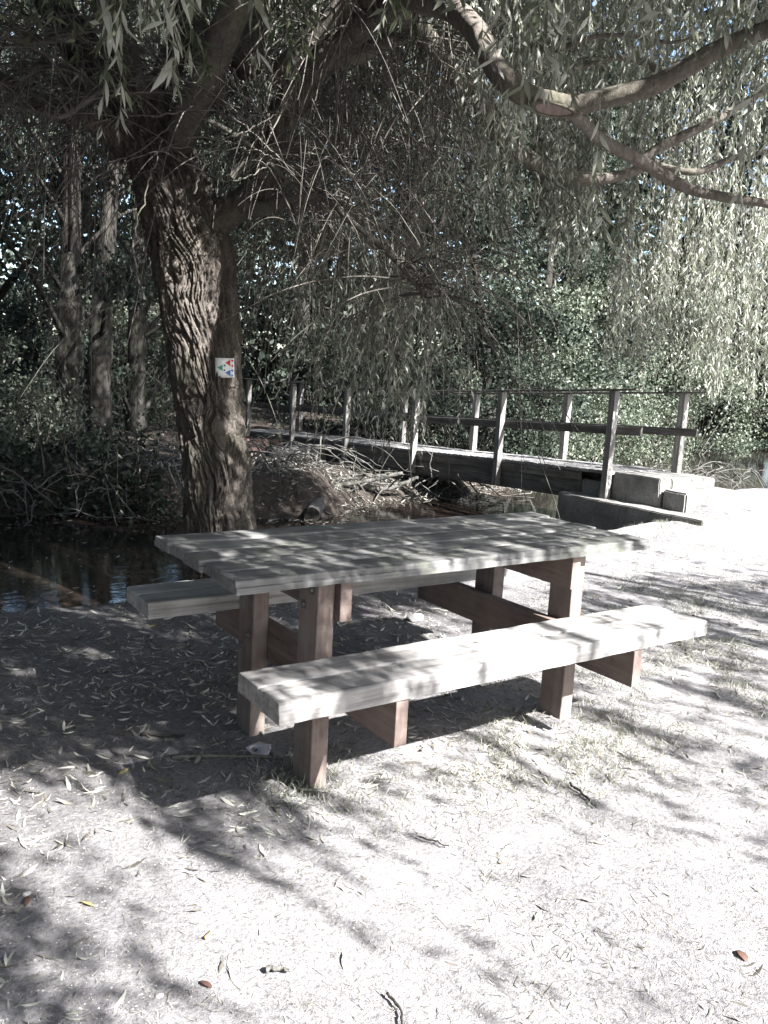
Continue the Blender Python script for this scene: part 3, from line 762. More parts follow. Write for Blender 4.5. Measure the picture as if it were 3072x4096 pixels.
def willow_foliage():
    # (a) near sprays at the top left, leaf shapes readable
    F = Foliage()
    for x, y, d in [(345, 90, 2.0), (352, 60, 2.05), (372, 200, 2.1), (360, 190, 2.15), (382, 185, 2.1), (398, 130, 2.2), (280, 70, 2.2), (268, 55, 2.25), (238, 290, 2.9), (226, 280, 3.0), (392, 20, 2.0), (525, 160, 2.8)]:
        hanging(F, x, y, d, rng.uniform(.25, .5), spacing=.026, leaf=(.065, .115), width=.0075, bare=.0, sway=.1, spread=.5, r=.0013)
    for k in range(26):
        hanging(F, rng.uniform(940, 1659), rng.uniform(20, 330) if k % 3 else rng.uniform(20, 600), rng.uniform(2.6, 3.6), rng.uniform(.3, .7), spacing=.03, leaf=(.06, .1), width=.0075, sway=.12, r=.0014)
    F.build('near_foliage', 'willow_leaf', WILLOW, fine=True)
    # (b) upper right, hanging curtains at several depths
    F = Foliage()
    for k in range(1250):
        x = rng.uniform(880, 1760); y = rng.uniform(-40, 520) if rng.random() < .8 else rng.uniform(300, 640)
        d = rng.uniform(4.3, 9.0)
        if noise(x*.012, y*.004, d*.6, 31) < -.18: continue
        if x > 1100 and y > 330 and (rng.random() < .75 or d < 5.4): continue
        hanging(F, x, y, d, rng.uniform(.5, 1.5), spacing=.03, sway=.14, leaf=(.06, .105))
    for k in range(1000):                                   # dim leaves at the back of the crown
        x = rng.uniform(-60, 1150) if k % 4 else rng.uniform(1100, 1760); y = rng.uniform(-60, 560)*rng.random()**.4; d = rng.uniform(7.5, 11)
        if x < 560 and y > 330: continue
        hanging(F, x, y, d, rng.uniform(.6, 1.6), spacing=.026, sway=.14, leaf=(.08, .13), width=.012, twig=k % 2 == 0)
    for k in range(240):                                   # sparse leaves among the middle twigs
        x = rng.uniform(430, 1000); y = rng.uniform(60, 760); d = rng.uniform(5.6, 8.2)
        if noise(x*.014, y*.004, d, 35) < 0 or (x < 560 and y > 280 and d < 6.4): continue
        hanging(F, x, y, d, rng.uniform(.6, 1.5), spacing=.05, sway=.12, bare=.3)
    for k in range(150):
        x = rng.uniform(-60, 340); y = rng.uniform(0, 420); d = rng.uniform(5.0, 8.0)
        if noise(x*.014, y*.006, d, 36) < .05 or (x > 240 and d < 6.3): continue
        hanging(F, x, y, d, rng.uniform(.4, 1.1), spacing=.05, sway=.12, bare=.2)
    for k in range(60):                                    # strands in front of the dark wood, left
        x = rng.uniform(80, 400); y = rng.normal(860, 110); d = rng.uniform(6.4, 9)
        hanging(F, x, y, d, rng.uniform(1.0, 2.4), spacing=.06, sway=.06, bare=.35, leaf=(.05, .09))
    for x, y, L in [(700, 905, 1.6), (712, 930, 1.8), (735, 880, 1.4), (760, 860, 1.2), (800, 915, 1.6), (815, 940, 1.8), (835, 930, 1.7), (850, 900, 1.6), (868, 955, 1.8), (880, 935, 1.7), (905, 960, 2.0), (910, 925, 1.6), (690, 820, 1.2), (650, 800, 1.2), (770, 800, 1.3), (840, 820, 1.3), (895, 850, 1.3)]:
        for q in range(6):
            hanging(F, x+rng.normal()*16, y+rng.normal()*25, rng.uniform(6.0, 7.0), L*rng.uniform(.8, 1.1), spacing=.035, sway=.16, bare=.2, leaf=(.055, .1))
    F.build('hanging_foliage', 'willow_leaf', WILLOW)
    # (c) the sunlit skirt on the right
    F = Foliage()
    for k in range(1150):
        x = rng.uniform(1150, 1800); edge = np.interp(x, [1150, 1250, 1330, 1450, 1560, 1659, 1800], [520, 680, 800, 830, 880, 875, 900])
        y = edge-abs(rng.normal())*190+rng.normal()*14
        tt = (x-829)*PX/FPX; d = 6.1/(1-.75*tt)+rng.normal()*.28     # the skirt faces the sun
        if noise(x*.03, y*.006, d*.8, 41) < -.25: continue
        hanging(F, x, y, d, rng.uniform(.5, 1.5), spacing=.025, sway=.10, leaf=(.05, .09), width=.0072)
    F.build('skirt_foliage', 'willow_leaf', WILLOW)
    # (d) the crown above the picture: shades the water and the far wood
    F = Foliage(); n = 0
    while n < 3200:
        q = rng.uniform(-1, 1, 3)
        if (q**2).sum() > 1: continue
        p = V3(.4, 3.4, 6.2)+q*V3(5.6, 4.6, 3.4)
        if p[2] < 3.4: continue
        x, y, z = project(p-V3(0, 0, 1.0))
        if z > 0 and -100 < x < 1760 and y > 40: continue
        if noise(*(p*.55), seed=51) < -.16: continue
        F.strand(p, rng.uniform(.6, 1.4), spacing=.016, leaf=(.09, .15), width=.013, sway=.15, spread=.9, twig=(n % 4 == 0)); n += 1
    n = 0
    while n < 900:                                         # unseen low crown, added to block sky light over the left bank
        q = rng.uniform(-1, 1, 3)
        if (q**2).sum() > 1: continue
        p = V3(-3.0, -1.2, 5.0)+q*V3(4.2, 3.6, 1.3); gp = p-SUN*(p[2]/SUN[2])
        if shade_cover(gp[0], gp[1]) < .55: continue
        x, y, z = project(p-V3(0, 0, .8))
        if z > 0 and -100 < x < 1760 and y > -40: continue
        F.strand(p, rng.uniform(.4, .9), spacing=.016, leaf=(.09, .15), width=.013, sway=.15, spread=.9, twig=False); n += 1
    n = 0
    while n < 2000:                                        # unseen lobe above the skirt, added to shade the wood behind the bridge
        q = rng.uniform(-1, 1, 3)
        if (q**2).sum() > 1: continue
        p = V3(9.0, 5.6, 8.6)+q*V3(4.6, 5.6, 1.9)
        x, y, z = project(p-V3(0, 0, .9))
        if z > 0 and -100 < x < 1760 and y > -20: continue
        if noise(*(p*.6), seed=53) < -.2: continue
        F.strand(p, rng.uniform(.5, 1.2), spacing=.016, leaf=(.09, .15), width=.013, sway=.15, spread=.9, twig=False); n += 1
    F.build('crown_foliage', 'crown_leaf', WILLOW)

# ------------------------------------------------------------------ sun-side hanging foliage that throws the dappled shade on table and ground
def in_poly(x, y, poly):
    c = False; j = len(poly)-1
    for i in range(len(poly)):
        (xi, yi), (xj, yj) = poly[i], poly[j]
        if (yi > y) != (yj > y) and x < (xj-xi)*(y-yi)/(yj-yi)+xi: c = not c
        j = i
    return c
def G(*pts): return [tuple(ground_at(x, y)[:2]) for x, y in pts]
SHADE = [  # ground regions that lie in leaf shade, with their cover
    (.95, G((-400, 1290), (330, 1290), (560, 1590), (610, 1720), (560, 1790), (430, 1790), (330, 1730), (230, 1760), (150, 1690), (-250, 1640))),
    (.80, G((-300, 1690), (80, 1715), (190, 1830), (215, 1960), (300, 2060), (420, 2230), (420, 2500), (-300, 2400))),
    (.75, G((480, 1760), (560, 1750), (760, 1850), (980, 1930), (1180, 2010), (1320, 2060), (1300, 2090), (1080, 2030), (860, 1950), (640, 1860))),
    (.55, G((380, 1900), (470, 1930), (640, 2080), (700, 2180), (640, 2200), (500, 2060))),
    (.8, G((1230, 1255), (1659, 1245), (1900, 1250), (1900, 1360), (1659, 1350), (1250, 1390))),
    (.52, G((1250, 1400), (1659, 1345), (1950, 1380), (1950, 1700), (1659, 1700), (1380, 1600))),
    (.30, G((1080, 1530), (1300, 1600), (1659, 1720), (1659, 1860), (1300, 1760), (1000, 1640))),
]
def shade_cover(gx, gy):
    # the table top and the benches, seen along the sun's direction
    if -1.35 < gx < .75 and .50 < gy < 1.36: return .86 if gx < .4 else .8
    if -1.35 < gx < -.75 and -.14 < gy < .24: return .68
    if -.75 <= gx < .45 and -.14 < gy < .24: return .36
    if .45 <= gx < .95 and -.14 < gy < .24: return .55
    for d, poly in SHADE:
        if in_poly(gx, gy, poly): return d
    if abs(gx+.15) < .42 and 2.6 < gy < 4.6: return .8
    if gy > 4.8: return .84 if gx > .6 else .92
    if gy > 1.4 and gx < 1.8: return .93
    if gx < -.9 and .9 < gy: return .93
    if gy > 2.6 and gx < 4.2: return .8
    if gx < -1.6 and gy < 1: return .6
    return .035
def sun_side_foliage():
    F = Foliage(); target = 0
    cell = .11
    for gx in np.arange(-4.5, 7.6, cell):
        for gy in np.arange(-3.2, 9.5, cell):
            if gy > 5 and (gx > 3.4 or gx < -3.5): continue
            wx = gx+.10*noise(gx*3, gy*3, 0, 65); wy = gy+.2*noise(gx*2, gy*2, 0, 66)
            d = np.mean([shade_cover(wx+.07*rng.normal(), wy+.20*rng.normal()) for _ in range(5)])
            need = -math.log(1-d)*cell*cell*(1.25 if d < .9 else 1.6)
            # clumpiness along the sun's direction
            vv = gx+.33*gy; c = noise(vv*3.6, gy*.75, 0, 61)+.7*noise(vv*9, gy*1.5, 0, 62)
            need *= max(0.0, 1+1.1*c)
            m = need/.00125
            if d < .6 and gy < 3:                          # loose single shoots: long streaks of shade
                if rng.random() > .2: continue
                m *= 5
            m = int(m)+(rng.random() < m-int(m))
            if m == 0: continue
            while m > 0:
                q = min(m, 12 if d > .6 else 30); m -= q
                h = rng.uniform(2.7, 5.0) if gy < 3.5 else rng.uniform(5.0, 6.8)
                t = h/SUN[2]
                p = V3(gx, gy, 0)+V3(*(rng.uniform(-.5, .5, 2)*cell), 0)+SUN*t
                x, y, z = project(p)
                if z > 0 and -60 < x < 1720 and y > -60:
                    p = V3(gx, gy, 0)+SUN*((5.2 if gy < 3.5 else 7.0)/SUN[2])
                L = q*.030
                F.strand(p+V3(0, 0, L/2), L, spacing=.030, leaf=(.08, .12), width=.0125, sway=.05, bare=0, spread=.8, twig=True, r=.0015)
    F.build('overhead_foliage', 'willow_leaf', WILLOW)
willow_foliage()
sun_side_foliage()

# ------------------------------------------------------------------ trail marker on the trunk
def trail_marker():
    c = at((863+936)/2/PX, (1433+1510)/2/PX, 5.68)
    nrm = unit(CAM-c+RT*.4); nrm = unit(nrm*V3(1, 1, .25)); right = unit(np.cross(V3(0, 0, 1), nrm)); right = unit(right+V3(0, 0, .035)); up = np.cross(nrm, right)
    w, h = 72/FPX*5.68*1.03, 77/FPX*5.68
    t = thing('trail_marker', 'small white square trail sign with coloured arrow triangles and dots nailed to the willow trunk', 'sign')
    def pt(u, v, d=0.0):            # u, v in 0..1 from the top left
        bend = -.022*max(0, .42-u)**2*6 if True else 0
        return c+right*(u-.5)*w+up*(.5-v)*h+nrm*(d+bend)
    n = 14; mb = MB(); v = []
    for i in range(n+1):
        for j in range(5): v.append(pt(i/n, j/4, .0015))
    for i in range(n+1):
        for j in range(5): v.append(pt(i/n, j/4, -.0015))
    f = []; o = (n+1)*5
    for i in range(n):
        for j in range(4):
            a = i*5+j; f.append((a, a+1, a+6, a+5)); f.append((o+a, o+a+5, o+a+6, o+a+1))
    for i in range(n):
        a = i*5; f.append((a, a+5, o+a+5, o+a)); a = i*5+4; f.append((a, o+a, o+a+5, a+5))
    for j in range(4):
        a = j; f.append((a, o+a, o+a+1, a+1)); a = n*5+j; f.append((a, a+1, o+a+1, o+a))
    mb.add(v, f); mb.build('panel', M['sign_white'], t)
    U = lambda x: (x-535)/590.; W = lambda y: (y-448)/632.
    def tri(name, ax, ay, bx, y0, y1, mat):
        m = MB(); k = 8; vv = []
        for i in range(k+1):
            s = i/k; x = ax+(bx-ax)*s
            for yy in (ay+(y0-ay)*s, ay+(y1-ay)*s):
                vv.append(pt(U(x), W(yy), .0021))
        m.add(vv, [(2*i, 2*i+1, 2*i+3, 2*i+2) for i in range(k)]); m.build(name, mat, t)
    tri('red_triangle', 845, 598, 1003, 492, 713, M['sign_red']); tri('green_triangle', 592, 757, 763, 662, 866, M['sign_green']); tri('blue_triangle', 838, 914, 1003, 820, 1036, M['sign_blue'])
    def dot(name, x, y, r, mat):
        m = MB(); a = np.linspace(0, 2*math.pi, 20, endpoint=False)
        vv = [pt(U(x), W(y), .0021)]+[pt(U(x+r*math.cos(q)), W(y+r*math.sin(q)), .0021) for q in a]
        m.add(vv, [(0, 1+(i+1) % 20, 1+i, 1+i) for i in range(20)]); m.build(name, mat, t)
    dot('red_dot', 1065, 527, 36, M['sign_red']); dot('red_dot', 1065, 695, 36, M['sign_red'])
    dot('grey_dot', 822, 689, 32, M['sign_grey']); dot('grey_dot', 815, 839, 32, M['sign_grey'])
    dot('blue_dot', 1061, 846, 36, M['sign_blue']); dot('blue_dot', 1058, 1004, 34, M['sign_sky'])
    for x, y in ((735, 1052), (1003, 1052), (1000, 478)):
        m = MB(); p = pt(U(x), W(y)); tube(m, np.array([p-nrm*.05, p+nrm*.004]), [.0016, .002], 8); m.build('nail', M['bolt'], t)
trail_marker()

# ------------------------------------------------------------------ far-bank trees, shrubs and wood
def leaf_clumps(centers, rads, n, size, flat=.6, wr=.34):
    m = len(centers); k = rng.integers(0, m, n)
    q = unit(rng.normal(size=(n, 3)))*(rng.random((n, 1))**.45)
    B = np.asarray(centers)[k]+q*np.asarray(rads)[k][:, None]*V3(1, 1, flat)
    D = unit(rng.normal(size=(n, 3))+V3(0, 0, -.35)); L = rng.uniform(size*.6, size*1.3, n)
    return leaf_quads(B, D, L, L*wr, .1)
def far_tree(x, y, h, cw, trunk_r, label, n=6500, leaf=.10, low=.15, lean=(0, 0), mat='wood_leaf', group='trees on the far bank'):
    z0 = float(terrain_z(x, y))
    t = thing('woodland_tree', label, 'tree', group, (x, y, z0))
    P = catmull([(0, 0, -.3), (lean[0]*.2, lean[1]*.2, h*.2), (lean[0]*.6+rng.normal()*.1, lean[1]*.6, h*.5), (lean[0]+rng.normal()*.2, lean[1], h*.92)], 60)
    mb = MB(); tube(mb, P, np.linspace(trunk_r, trunk_r*.2, 60)*(1+.06*rng.normal(size=60)), 18, lambda th, P, R: R[:, None]*.16*noise(np.cos(th)[None]*3, np.sin(th)[None]*3, P[:, 2:]*1.2, 3))
    cs, rs = [], []
    for k in range(26):
        f = low+(1-low)*rng.random()**.8; i = min(59, int(f*58)); a = rng.random()*2*math.pi
        rr = cw*(1-.55*max(0, f-.5)*2)*math.sqrt(rng.random())
        e = P[i]+V3(math.cos(a)*rr, math.sin(a)*rr, rng.uniform(-.4, .8))
        j = max(3, i-8); Q = catmull([P[j], (P[j]+e)/2+V3(0, 0, .25), e], 14); tube(mb, Q, np.linspace(trunk_r*.28*(1-f*.6), .012, 14), 6)
        cs.append(e); rs.append(rng.uniform(.45, .95)*cw*.42)
    mb.build('trunk', M['dark_bark'], t, True)
    v, f = leaf_clumps(cs, rs, n, leaf); link('crown', raw_mesh('crown', v, f), M[mat], t)
    return t
TA, TB = at(142, 800, 13.0), at(214, 800, 13.6)
for spec in [
    (TA[0], TA[1], 10.5, 2.6, .23, 'dark straight tree on the far bank, left one of the close pair beyond the water', 9000, .11, .34, (.35, .1)),
    (TB[0], TB[1], 11, 2.6, .22, 'dark straight tree on the far bank, right one of the close pair beyond the water', 9000, .11, .34, (.3, .2)),
    (-3.0, 10.8, 9, 2.6, .14, 'thin leaning dark tree at the far left edge of the wood', 8000, .11, .25, (1.0, 0)),
    (3.0, 13.0, 11, 2.9, .2, 'dense dark tree seen just right of the willow trunk', 12000, .11, .1, (0, 0)),
    (5.2, 18.5, 13, 3.3, .26, 'broad dark tree closing the view beyond the far end of the footbridge', 14000, .12, .08, (0, 0)),
    (8.9, 13.0, 11, 2.8, .2, 'dark leafy tree standing right behind the middle of the footbridge rails', 16000, .10, .02, (.4, 0)),
    (11.6, 12.6, 10, 3.0, .18, 'dark tree with leaning stem behind the near end of the footbridge', 16000, .10, .03, (-1.4, .3)),
    (15.0, 14.6, 11, 3.4, .2, 'paler tree behind the hanging willow leaves at the right', 14000, .11, .03, (0, 0)),
    (1.2, 17.5, 14, 3.4, .28, 'tall tree deep in the wood behind the two dark trunks', 13000, .13, .1, (0, 0)),
    (-4.0, 15.5, 13, 3.4, .28, 'tall tree deep in the wood at the far left', 12000, .13, .1, (0, 0)),
    (10.0, 19.5, 14, 3.8, .3, 'tall tree deep in the wood above the footbridge', 14000, .13, .06, (0, 0)),
    (24.0, 17.0, 14, 4.5, .3, 'broad sunlit tree at the right end of the wood', 14000, .15, .05, (0, 0)),
    (19.5, 19.0, 13, 4.0, .3, 'tall sunlit tree deep in the wood at the far right', 13000, .14, .05, (0, 0)),
]: far_tree(*spec)

def shrub(x, y, h, w, n, leaf, label, mat='bush_leaf', dens=14, group='shrubs along the far bank'):
    z0 = float(terrain_z(x, y)); t = thing('shrub', label, 'shrub', group, (x, y, z0))
    mb = MB(); cs, rs = [], []
    for k in range(dens):
        a = rng.random()*2*math.pi; r = w*math.sqrt(rng.random()); e = V3(math.cos(a)*r, math.sin(a)*r*.8, h*rng.uniform(.15, 1.0)*(1-.35*(r/w)**2))
        Q = catmull([(e[0]*.2, e[1]*.2, -.1), e*V3(.6, .6, .6)+rng.normal(size=3)*.08, e], 10); tube(mb, Q, np.linspace(.018, .004, 10), 5); cs.append(e); rs.append(rng.uniform(.22, .48)*w)
    mb.build('stems', M['twig'], t, True)
    v, f = leaf_clumps(cs, rs, n, leaf, .75, .3); link('leaves', raw_mesh('leaves', v, f), M[mat], t)
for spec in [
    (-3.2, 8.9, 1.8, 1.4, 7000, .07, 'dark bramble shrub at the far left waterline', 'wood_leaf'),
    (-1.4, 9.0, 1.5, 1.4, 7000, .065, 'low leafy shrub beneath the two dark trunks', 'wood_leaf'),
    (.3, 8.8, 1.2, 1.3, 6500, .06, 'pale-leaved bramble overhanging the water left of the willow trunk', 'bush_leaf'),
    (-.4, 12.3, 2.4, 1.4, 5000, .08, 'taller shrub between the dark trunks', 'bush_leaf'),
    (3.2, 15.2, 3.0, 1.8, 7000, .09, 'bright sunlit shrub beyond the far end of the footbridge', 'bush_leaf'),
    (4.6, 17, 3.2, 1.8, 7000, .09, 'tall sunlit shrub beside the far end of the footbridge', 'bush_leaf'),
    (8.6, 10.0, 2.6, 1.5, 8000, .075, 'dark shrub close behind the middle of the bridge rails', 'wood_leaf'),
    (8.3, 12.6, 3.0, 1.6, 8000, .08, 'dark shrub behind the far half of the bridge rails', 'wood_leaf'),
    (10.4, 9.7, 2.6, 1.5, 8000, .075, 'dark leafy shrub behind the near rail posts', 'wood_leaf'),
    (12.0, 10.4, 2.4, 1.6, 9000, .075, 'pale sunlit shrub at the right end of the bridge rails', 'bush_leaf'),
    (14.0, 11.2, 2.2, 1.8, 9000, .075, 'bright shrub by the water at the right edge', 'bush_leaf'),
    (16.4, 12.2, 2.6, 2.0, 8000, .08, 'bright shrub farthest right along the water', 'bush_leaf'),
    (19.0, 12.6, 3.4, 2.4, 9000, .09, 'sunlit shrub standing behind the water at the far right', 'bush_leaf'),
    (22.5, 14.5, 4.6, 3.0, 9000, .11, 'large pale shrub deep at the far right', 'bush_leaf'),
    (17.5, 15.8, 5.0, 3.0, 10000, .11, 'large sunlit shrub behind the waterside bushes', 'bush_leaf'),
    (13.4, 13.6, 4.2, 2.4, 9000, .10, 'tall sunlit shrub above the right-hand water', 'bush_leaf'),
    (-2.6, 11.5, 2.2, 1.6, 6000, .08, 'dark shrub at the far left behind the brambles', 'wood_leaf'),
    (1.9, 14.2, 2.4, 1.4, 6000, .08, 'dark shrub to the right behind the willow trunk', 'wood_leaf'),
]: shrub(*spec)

def woodland():
    dd = rng.uniform(26, 38, 900); ll = rng.uniform(-26, 34, 900); hf = unit(FW*V3(1, 1, 0)); hr = unit(RT*V3(1, 1, 0))
    cs = CAM*V3(1, 1, 0)+hf*dd[:, None]+hr*ll[:, None]; cs[:, 2] = rng.random(900)**1.1*25+.2; rs = rng.uniform(1.2, 2.6, 900)
    a = rng.uniform(math.radians(110), math.radians(232), 260); r = rng.uniform(9, 18, 260)   # unseen leaf clumps added on the left to cut the sky light
    c2 = np.stack([CAM[0]+np.cos(a)*r, CAM[1]+np.sin(a)*r, rng.random(260)*10+.3], 1); k = c2[:, 0] < -6.5; c2 = c2[k]
    cs = np.vstack([cs, c2]); rs = np.concatenate([rs, rng.uniform(1.2, 2.2, len(c2))])
    v, f = leaf_clumps(cs, rs, 300000, .31, .8, .4)
    o = link('woodland', raw_mesh('woodland', v, f), M['wood_leaf']); tag(o, 'dense mass of distant woodland foliage, with unseen clumps added at left to cut sky light', kind='stuff')
    n = 110000; x = rng.uniform(-9, 34, n); y = far_line(x)+np.where(rng.random(n) < .35, rng.normal(0, .3, n)+.05, rng.gamma(1.6, 2.6, n)-.25); k = ~((x > 1.5) & (x < 8.2) & (y < 12.5)) & ~((x > 5.2) & (x < 7.9) & (y < 15.5)); x, y = x[k], y[k]
    z = np.maximum(terrain_z(x, y), WATER_Z+.05)+rng.random(len(x))**1.6*(.25+.5*np.clip(noise(x*.9, y*.9, 0, 91)+.3, 0, 1))
    D = unit(rng.normal(size=(len(x), 3))+V3(0, 0, .3)); L = rng.uniform(.04, .11, len(x))
    v, f = leaf_quads(np.stack([x, y, z], 1), D, L, L*.3, .1)
    o = link('undergrowth', raw_mesh('undergrowth', v, f), M['wood_leaf']); tag(o, 'low leafy undergrowth covering the far bank', kind='stuff')
woodland()

def brush():
    # tangles of dead sticks at the waterline
    for (x, y, n, rad, lab) in [(.6, 7.7, 60, .9, 'tangle of dead sticks at the waterline left of the willow trunk'), (-1.3, 7.9, 60, 1.0, 'tangle of dead sticks trailing into the water at the far left'),
                                (13.2, 7.6, 90, 1.1, 'heap of dead brushwood by the water right of the bridge steps'), (2.0, 7.6, 70, 1.0, 'dark tangle of roots and sticks on the bank just right of the willow trunk'), (3.6, 8.2, 60, .9, 'loose heap of dead sticks behind the sawn log'), (6.6, 8.0, 90, 1.2, 'fringe of exposed roots on the earth bank under the footbridge')]:
        z0 = float(max(terrain_z(x, y), WATER_Z)); mb = MB()
        for k in range(n):
            p = V3(rng.normal()*rad*.6, rng.normal()*rad*.4, rng.uniform(0, .35)); d = unit(rng.normal(size=3)*V3(1, .8, .45)+V3(0, -.35, 0)); L = rng.uniform(.3, 1.1)
            tt = np.linspace(0, 1, 9)[:, None]
            P = p+d*L*tt+V3(0, 0, -.45)*L*tt*tt+np.cumsum(rng.normal(size=(9, 3)), 0)*.012
            P[:, 2] = np.maximum(P[:, 2], -.1); tube(mb, P, np.linspace(rng.uniform(.006, .016), .003, 9), 5)
        o = mb.build('brushwood', M['dead_wood'], None, True, loc=None); o.location = (x, y, z0); tag(o, lab, 'brushwood', 'brushwood along the far waterline')
brush()

# ------------------------------------------------------------------ ground cover
def sample_view(n, y0=1000, y1=2300):
    """points on the near bank, denser towards the camera"""
    out = []
    x = rng.uniform(-150, 1800, n); y = y0+(y1-y0)*rng.random(n)
    for a, b in zip(x, y):
        out.append(ground_at(a, b))
    P = np.array(out); ok = (P[:, 1] < bank_line(P[:, 0])+.15) & (np.abs(P[:, 0]) < 12)
    P = P[ok]; P[:, 2] = terrain_z(P[:, 0], P[:, 1]); return P, np.stack([x, y], 1)[ok]
def flat_dirs(n, tilt=.12):
    a = rng.uniform(0, 2*math.pi, n); D = np.stack([np.cos(a), np.sin(a), rng.normal(size=n)*tilt], 1); D = unit(D)
    Sd = np.stack([-np.sin(a), np.cos(a), rng.normal(size=n)*.35], 1); return D, unit(Sd)
def ground_cover():
    # fallen leaf litter
    P, uv = sample_view(34000, 1130, 2300)
    x, y = uv.T
    dens = .10+1.5*np.exp(-((y-1370)/140)**2)*(x < 1000)+.55*np.exp(-((y-1320)/110)**2)*(x > 1150)+.25*np.exp(-((y-1780)/130)**2)*(x < 800)+.35*np.exp(-((y-1620)/90)**2)
    dens *= (.55+.9*(noise(P[:, 0]*2.2, P[:, 1]*2.2, 0, 71) > -.05))
    dens *= np.interp(y, [1480, 1620, 1760], [1.0, .5, .13])*np.where((y > 1700) & (x < 700), 2.0, 1.0)
    k = rng.random(len(P)) < np.minimum(dens*.8, .95); P = P[k]; n = len(P)
    D, Sd = flat_dirs(n); L = rng.uniform(.03, .082, n)*np.where(P[:, 1] < -.6, .8, 1)
    v, f = leaf_blades(P+V3(0, 0, .004), D, L, L*rng.uniform(.07, .11, n), -np.abs(rng.normal(.5, .5, n)), Sd, 4)
    o = link('leaf_litter', raw_mesh('leaf_litter', v, f), M['dry_leaf']); tag(o, 'dry fallen willow leaves littering the bare soil', kind='stuff')
    # straw and grass stalks lying flat
    P, uv = sample_view(90000, 1100, 2300); x, y = uv.T
    dens = .22+.7*np.exp(-((y-1330)/170)**2)*(x > 1100)+.5*np.exp(-((y-1640)/110)**2)*(x > 700)+.35*np.exp(-((y-1420)/140)**2)
    k = rng.random(len(P)) < dens*.7; P = P[k]; n = len(P)
    D, Sd = flat_dirs(n, .2); L = rng.uniform(.008, .05, n)*np.where(P[:, 1] < -.6, .7, 1.0)
    v, f = leaf_blades(P+V3(0, 0, .003), D, L, rng.uniform(.0005, .0014, n), -np.abs(rng.normal(.2, .5, n)), Sd, 2)
    o = link('straw_litter', raw_mesh('straw_litter', v, f), M['straw']); tag(o, 'thin dry stalks scattered over the soil', kind='stuff')
    # short dry grass
    B = []
    def patch(cx, cy, sx, sy, n, clump=True):
        xs, ys = rng.normal(cx, sx, n), rng.normal(cy, sy, n)
        for a, b in zip(xs, ys):
            if b < 1080: continue
            B.append(ground_at(a, b))
    patch(1260, 1590, 150, 55, 2600); patch(900, 1720, 220, 60, 800); patch(1460, 1140, 60, 14, 2200); patch(1560, 1190, 120, 25, 2200)
    patch(1450, 1310, 190, 60, 9000); patch(1560, 1440, 120, 60, 3000); patch(1150, 1640, 120, 40, 1300); patch(640, 1690, 60, 40, 500); patch(1550, 1500, 140, 60, 1400); patch(1250, 1450, 80, 60, 900); patch(1420, 1125, 30, 8, 900)
    patch(1330, 2050, 170, 70, 260); patch(1100, 1800, 300, 120, 700)
    for sx in (-1, 1):                                      # tufts left standing round the posts
        for sy in (-1, 1):
            for k in range(170):
                a = rng.uniform(0, 6.28); B.append(V3(sx*(XP-SX/2)+math.cos(a)*(.06+abs(rng.normal())*.05), sy*(YP-SY/2)+math.sin(a)*(.09+abs(rng.normal())*.05), 0))
    B = np.array(B); B = B[B[:, 1] < bank_line(B[:, 0])+.2]
    keep = noise(B[:, 0]*5, B[:, 1]*5, 0, 81) > -.25; B = B[keep]; B[:, 2] = terrain_z(B[:, 0], B[:, 1])-.004
    n = len(B); D = unit(V3(0, 0, .8)+rng.normal(size=(n, 3))*V3(.7, .7, .2)); L = rng.uniform(.012, .065, n)
    v, f = leaf_blades(B, D, L, rng.uniform(.001, .0019, n), rng.normal(0, 1.0, n), None, 3)
    o = link('grass', raw_mesh('grass', v, f), M['grass']); tag(o, 'short dry trodden grass in thin tufts', kind='stuff')
    n = 700; x = rng.uniform(-3, 3.4, n); y = np.where(rng.random(n) < .6, far_line(x)-.1-np.abs(rng.normal(0, .35, n)), rng.uniform(3.4, 7, n))
    D, Sd = flat_dirs(n, .02); L = rng.uniform(.03, .08, n)
    v, f = leaf_blades(np.stack([x, y, np.full(n, WATER_Z+.006)], 1), D, L, L*.1, -np.abs(rng.normal(.2, .3, n)), Sd, 3)
    o = link('floating_leaves', raw_mesh('floating_leaves', v, f), M['dry_leaf']); tag(o, 'dry leaves drifting on the river', kind='stuff')
    # dead leaves and sticks on the shaded bank under the bridge
    n = 9000; x = rng.uniform(.8, 9, n); y = far_line(x)+rng.gamma(1.5, 1.6, n)-.3; D, Sd = flat_dirs(n, .3); L = rng.uniform(.04, .12, n)
    v, f = leaf_blades(np.stack([x, y, np.maximum(terrain_z(x, y), WATER_Z)+.012], 1), D, L, L*rng.uniform(.03, .16, n), -np.abs(rng.normal(.4, .6, n)), Sd, 3)
    o = link('bank_litter', raw_mesh('bank_litter', v, f), M['dry_leaf']); tag(o, 'dead leaves and stalks strewn over the far mud bank', kind='stuff')
    # grit
    P, uv = sample_view(5000, 1300, 2300); n = len(P)
    mb = MB(); oct_v = np.array([(1, 0, 0), (0, 1, 0), (-1, 0, 0), (0, -1, 0), (0, 0, 1), (0, 0, -1)], float); oct_f = np.array([(0, 1, 4, 4), (1, 2, 4, 4), (2, 3, 4, 4), (3, 0, 4, 4)])
    r = rng.uniform(.001, .0035, n)
    V = (P[:, None]+(oct_v[None]*(1+.3*rng.normal(size=(n, 6, 1))))*r[:, None, None]*V3(1, 1, .6)).reshape(-1, 3)
    tri = (np.arange(n)[:, None, None]*6+oct_f[None, :, :3]).reshape(-1, 3)
    o = link('grit', raw_mesh('grit', V, tri), M['stone']); tag(o, 'fine pale grit on the soil', kind='stuff')
ground_cover()

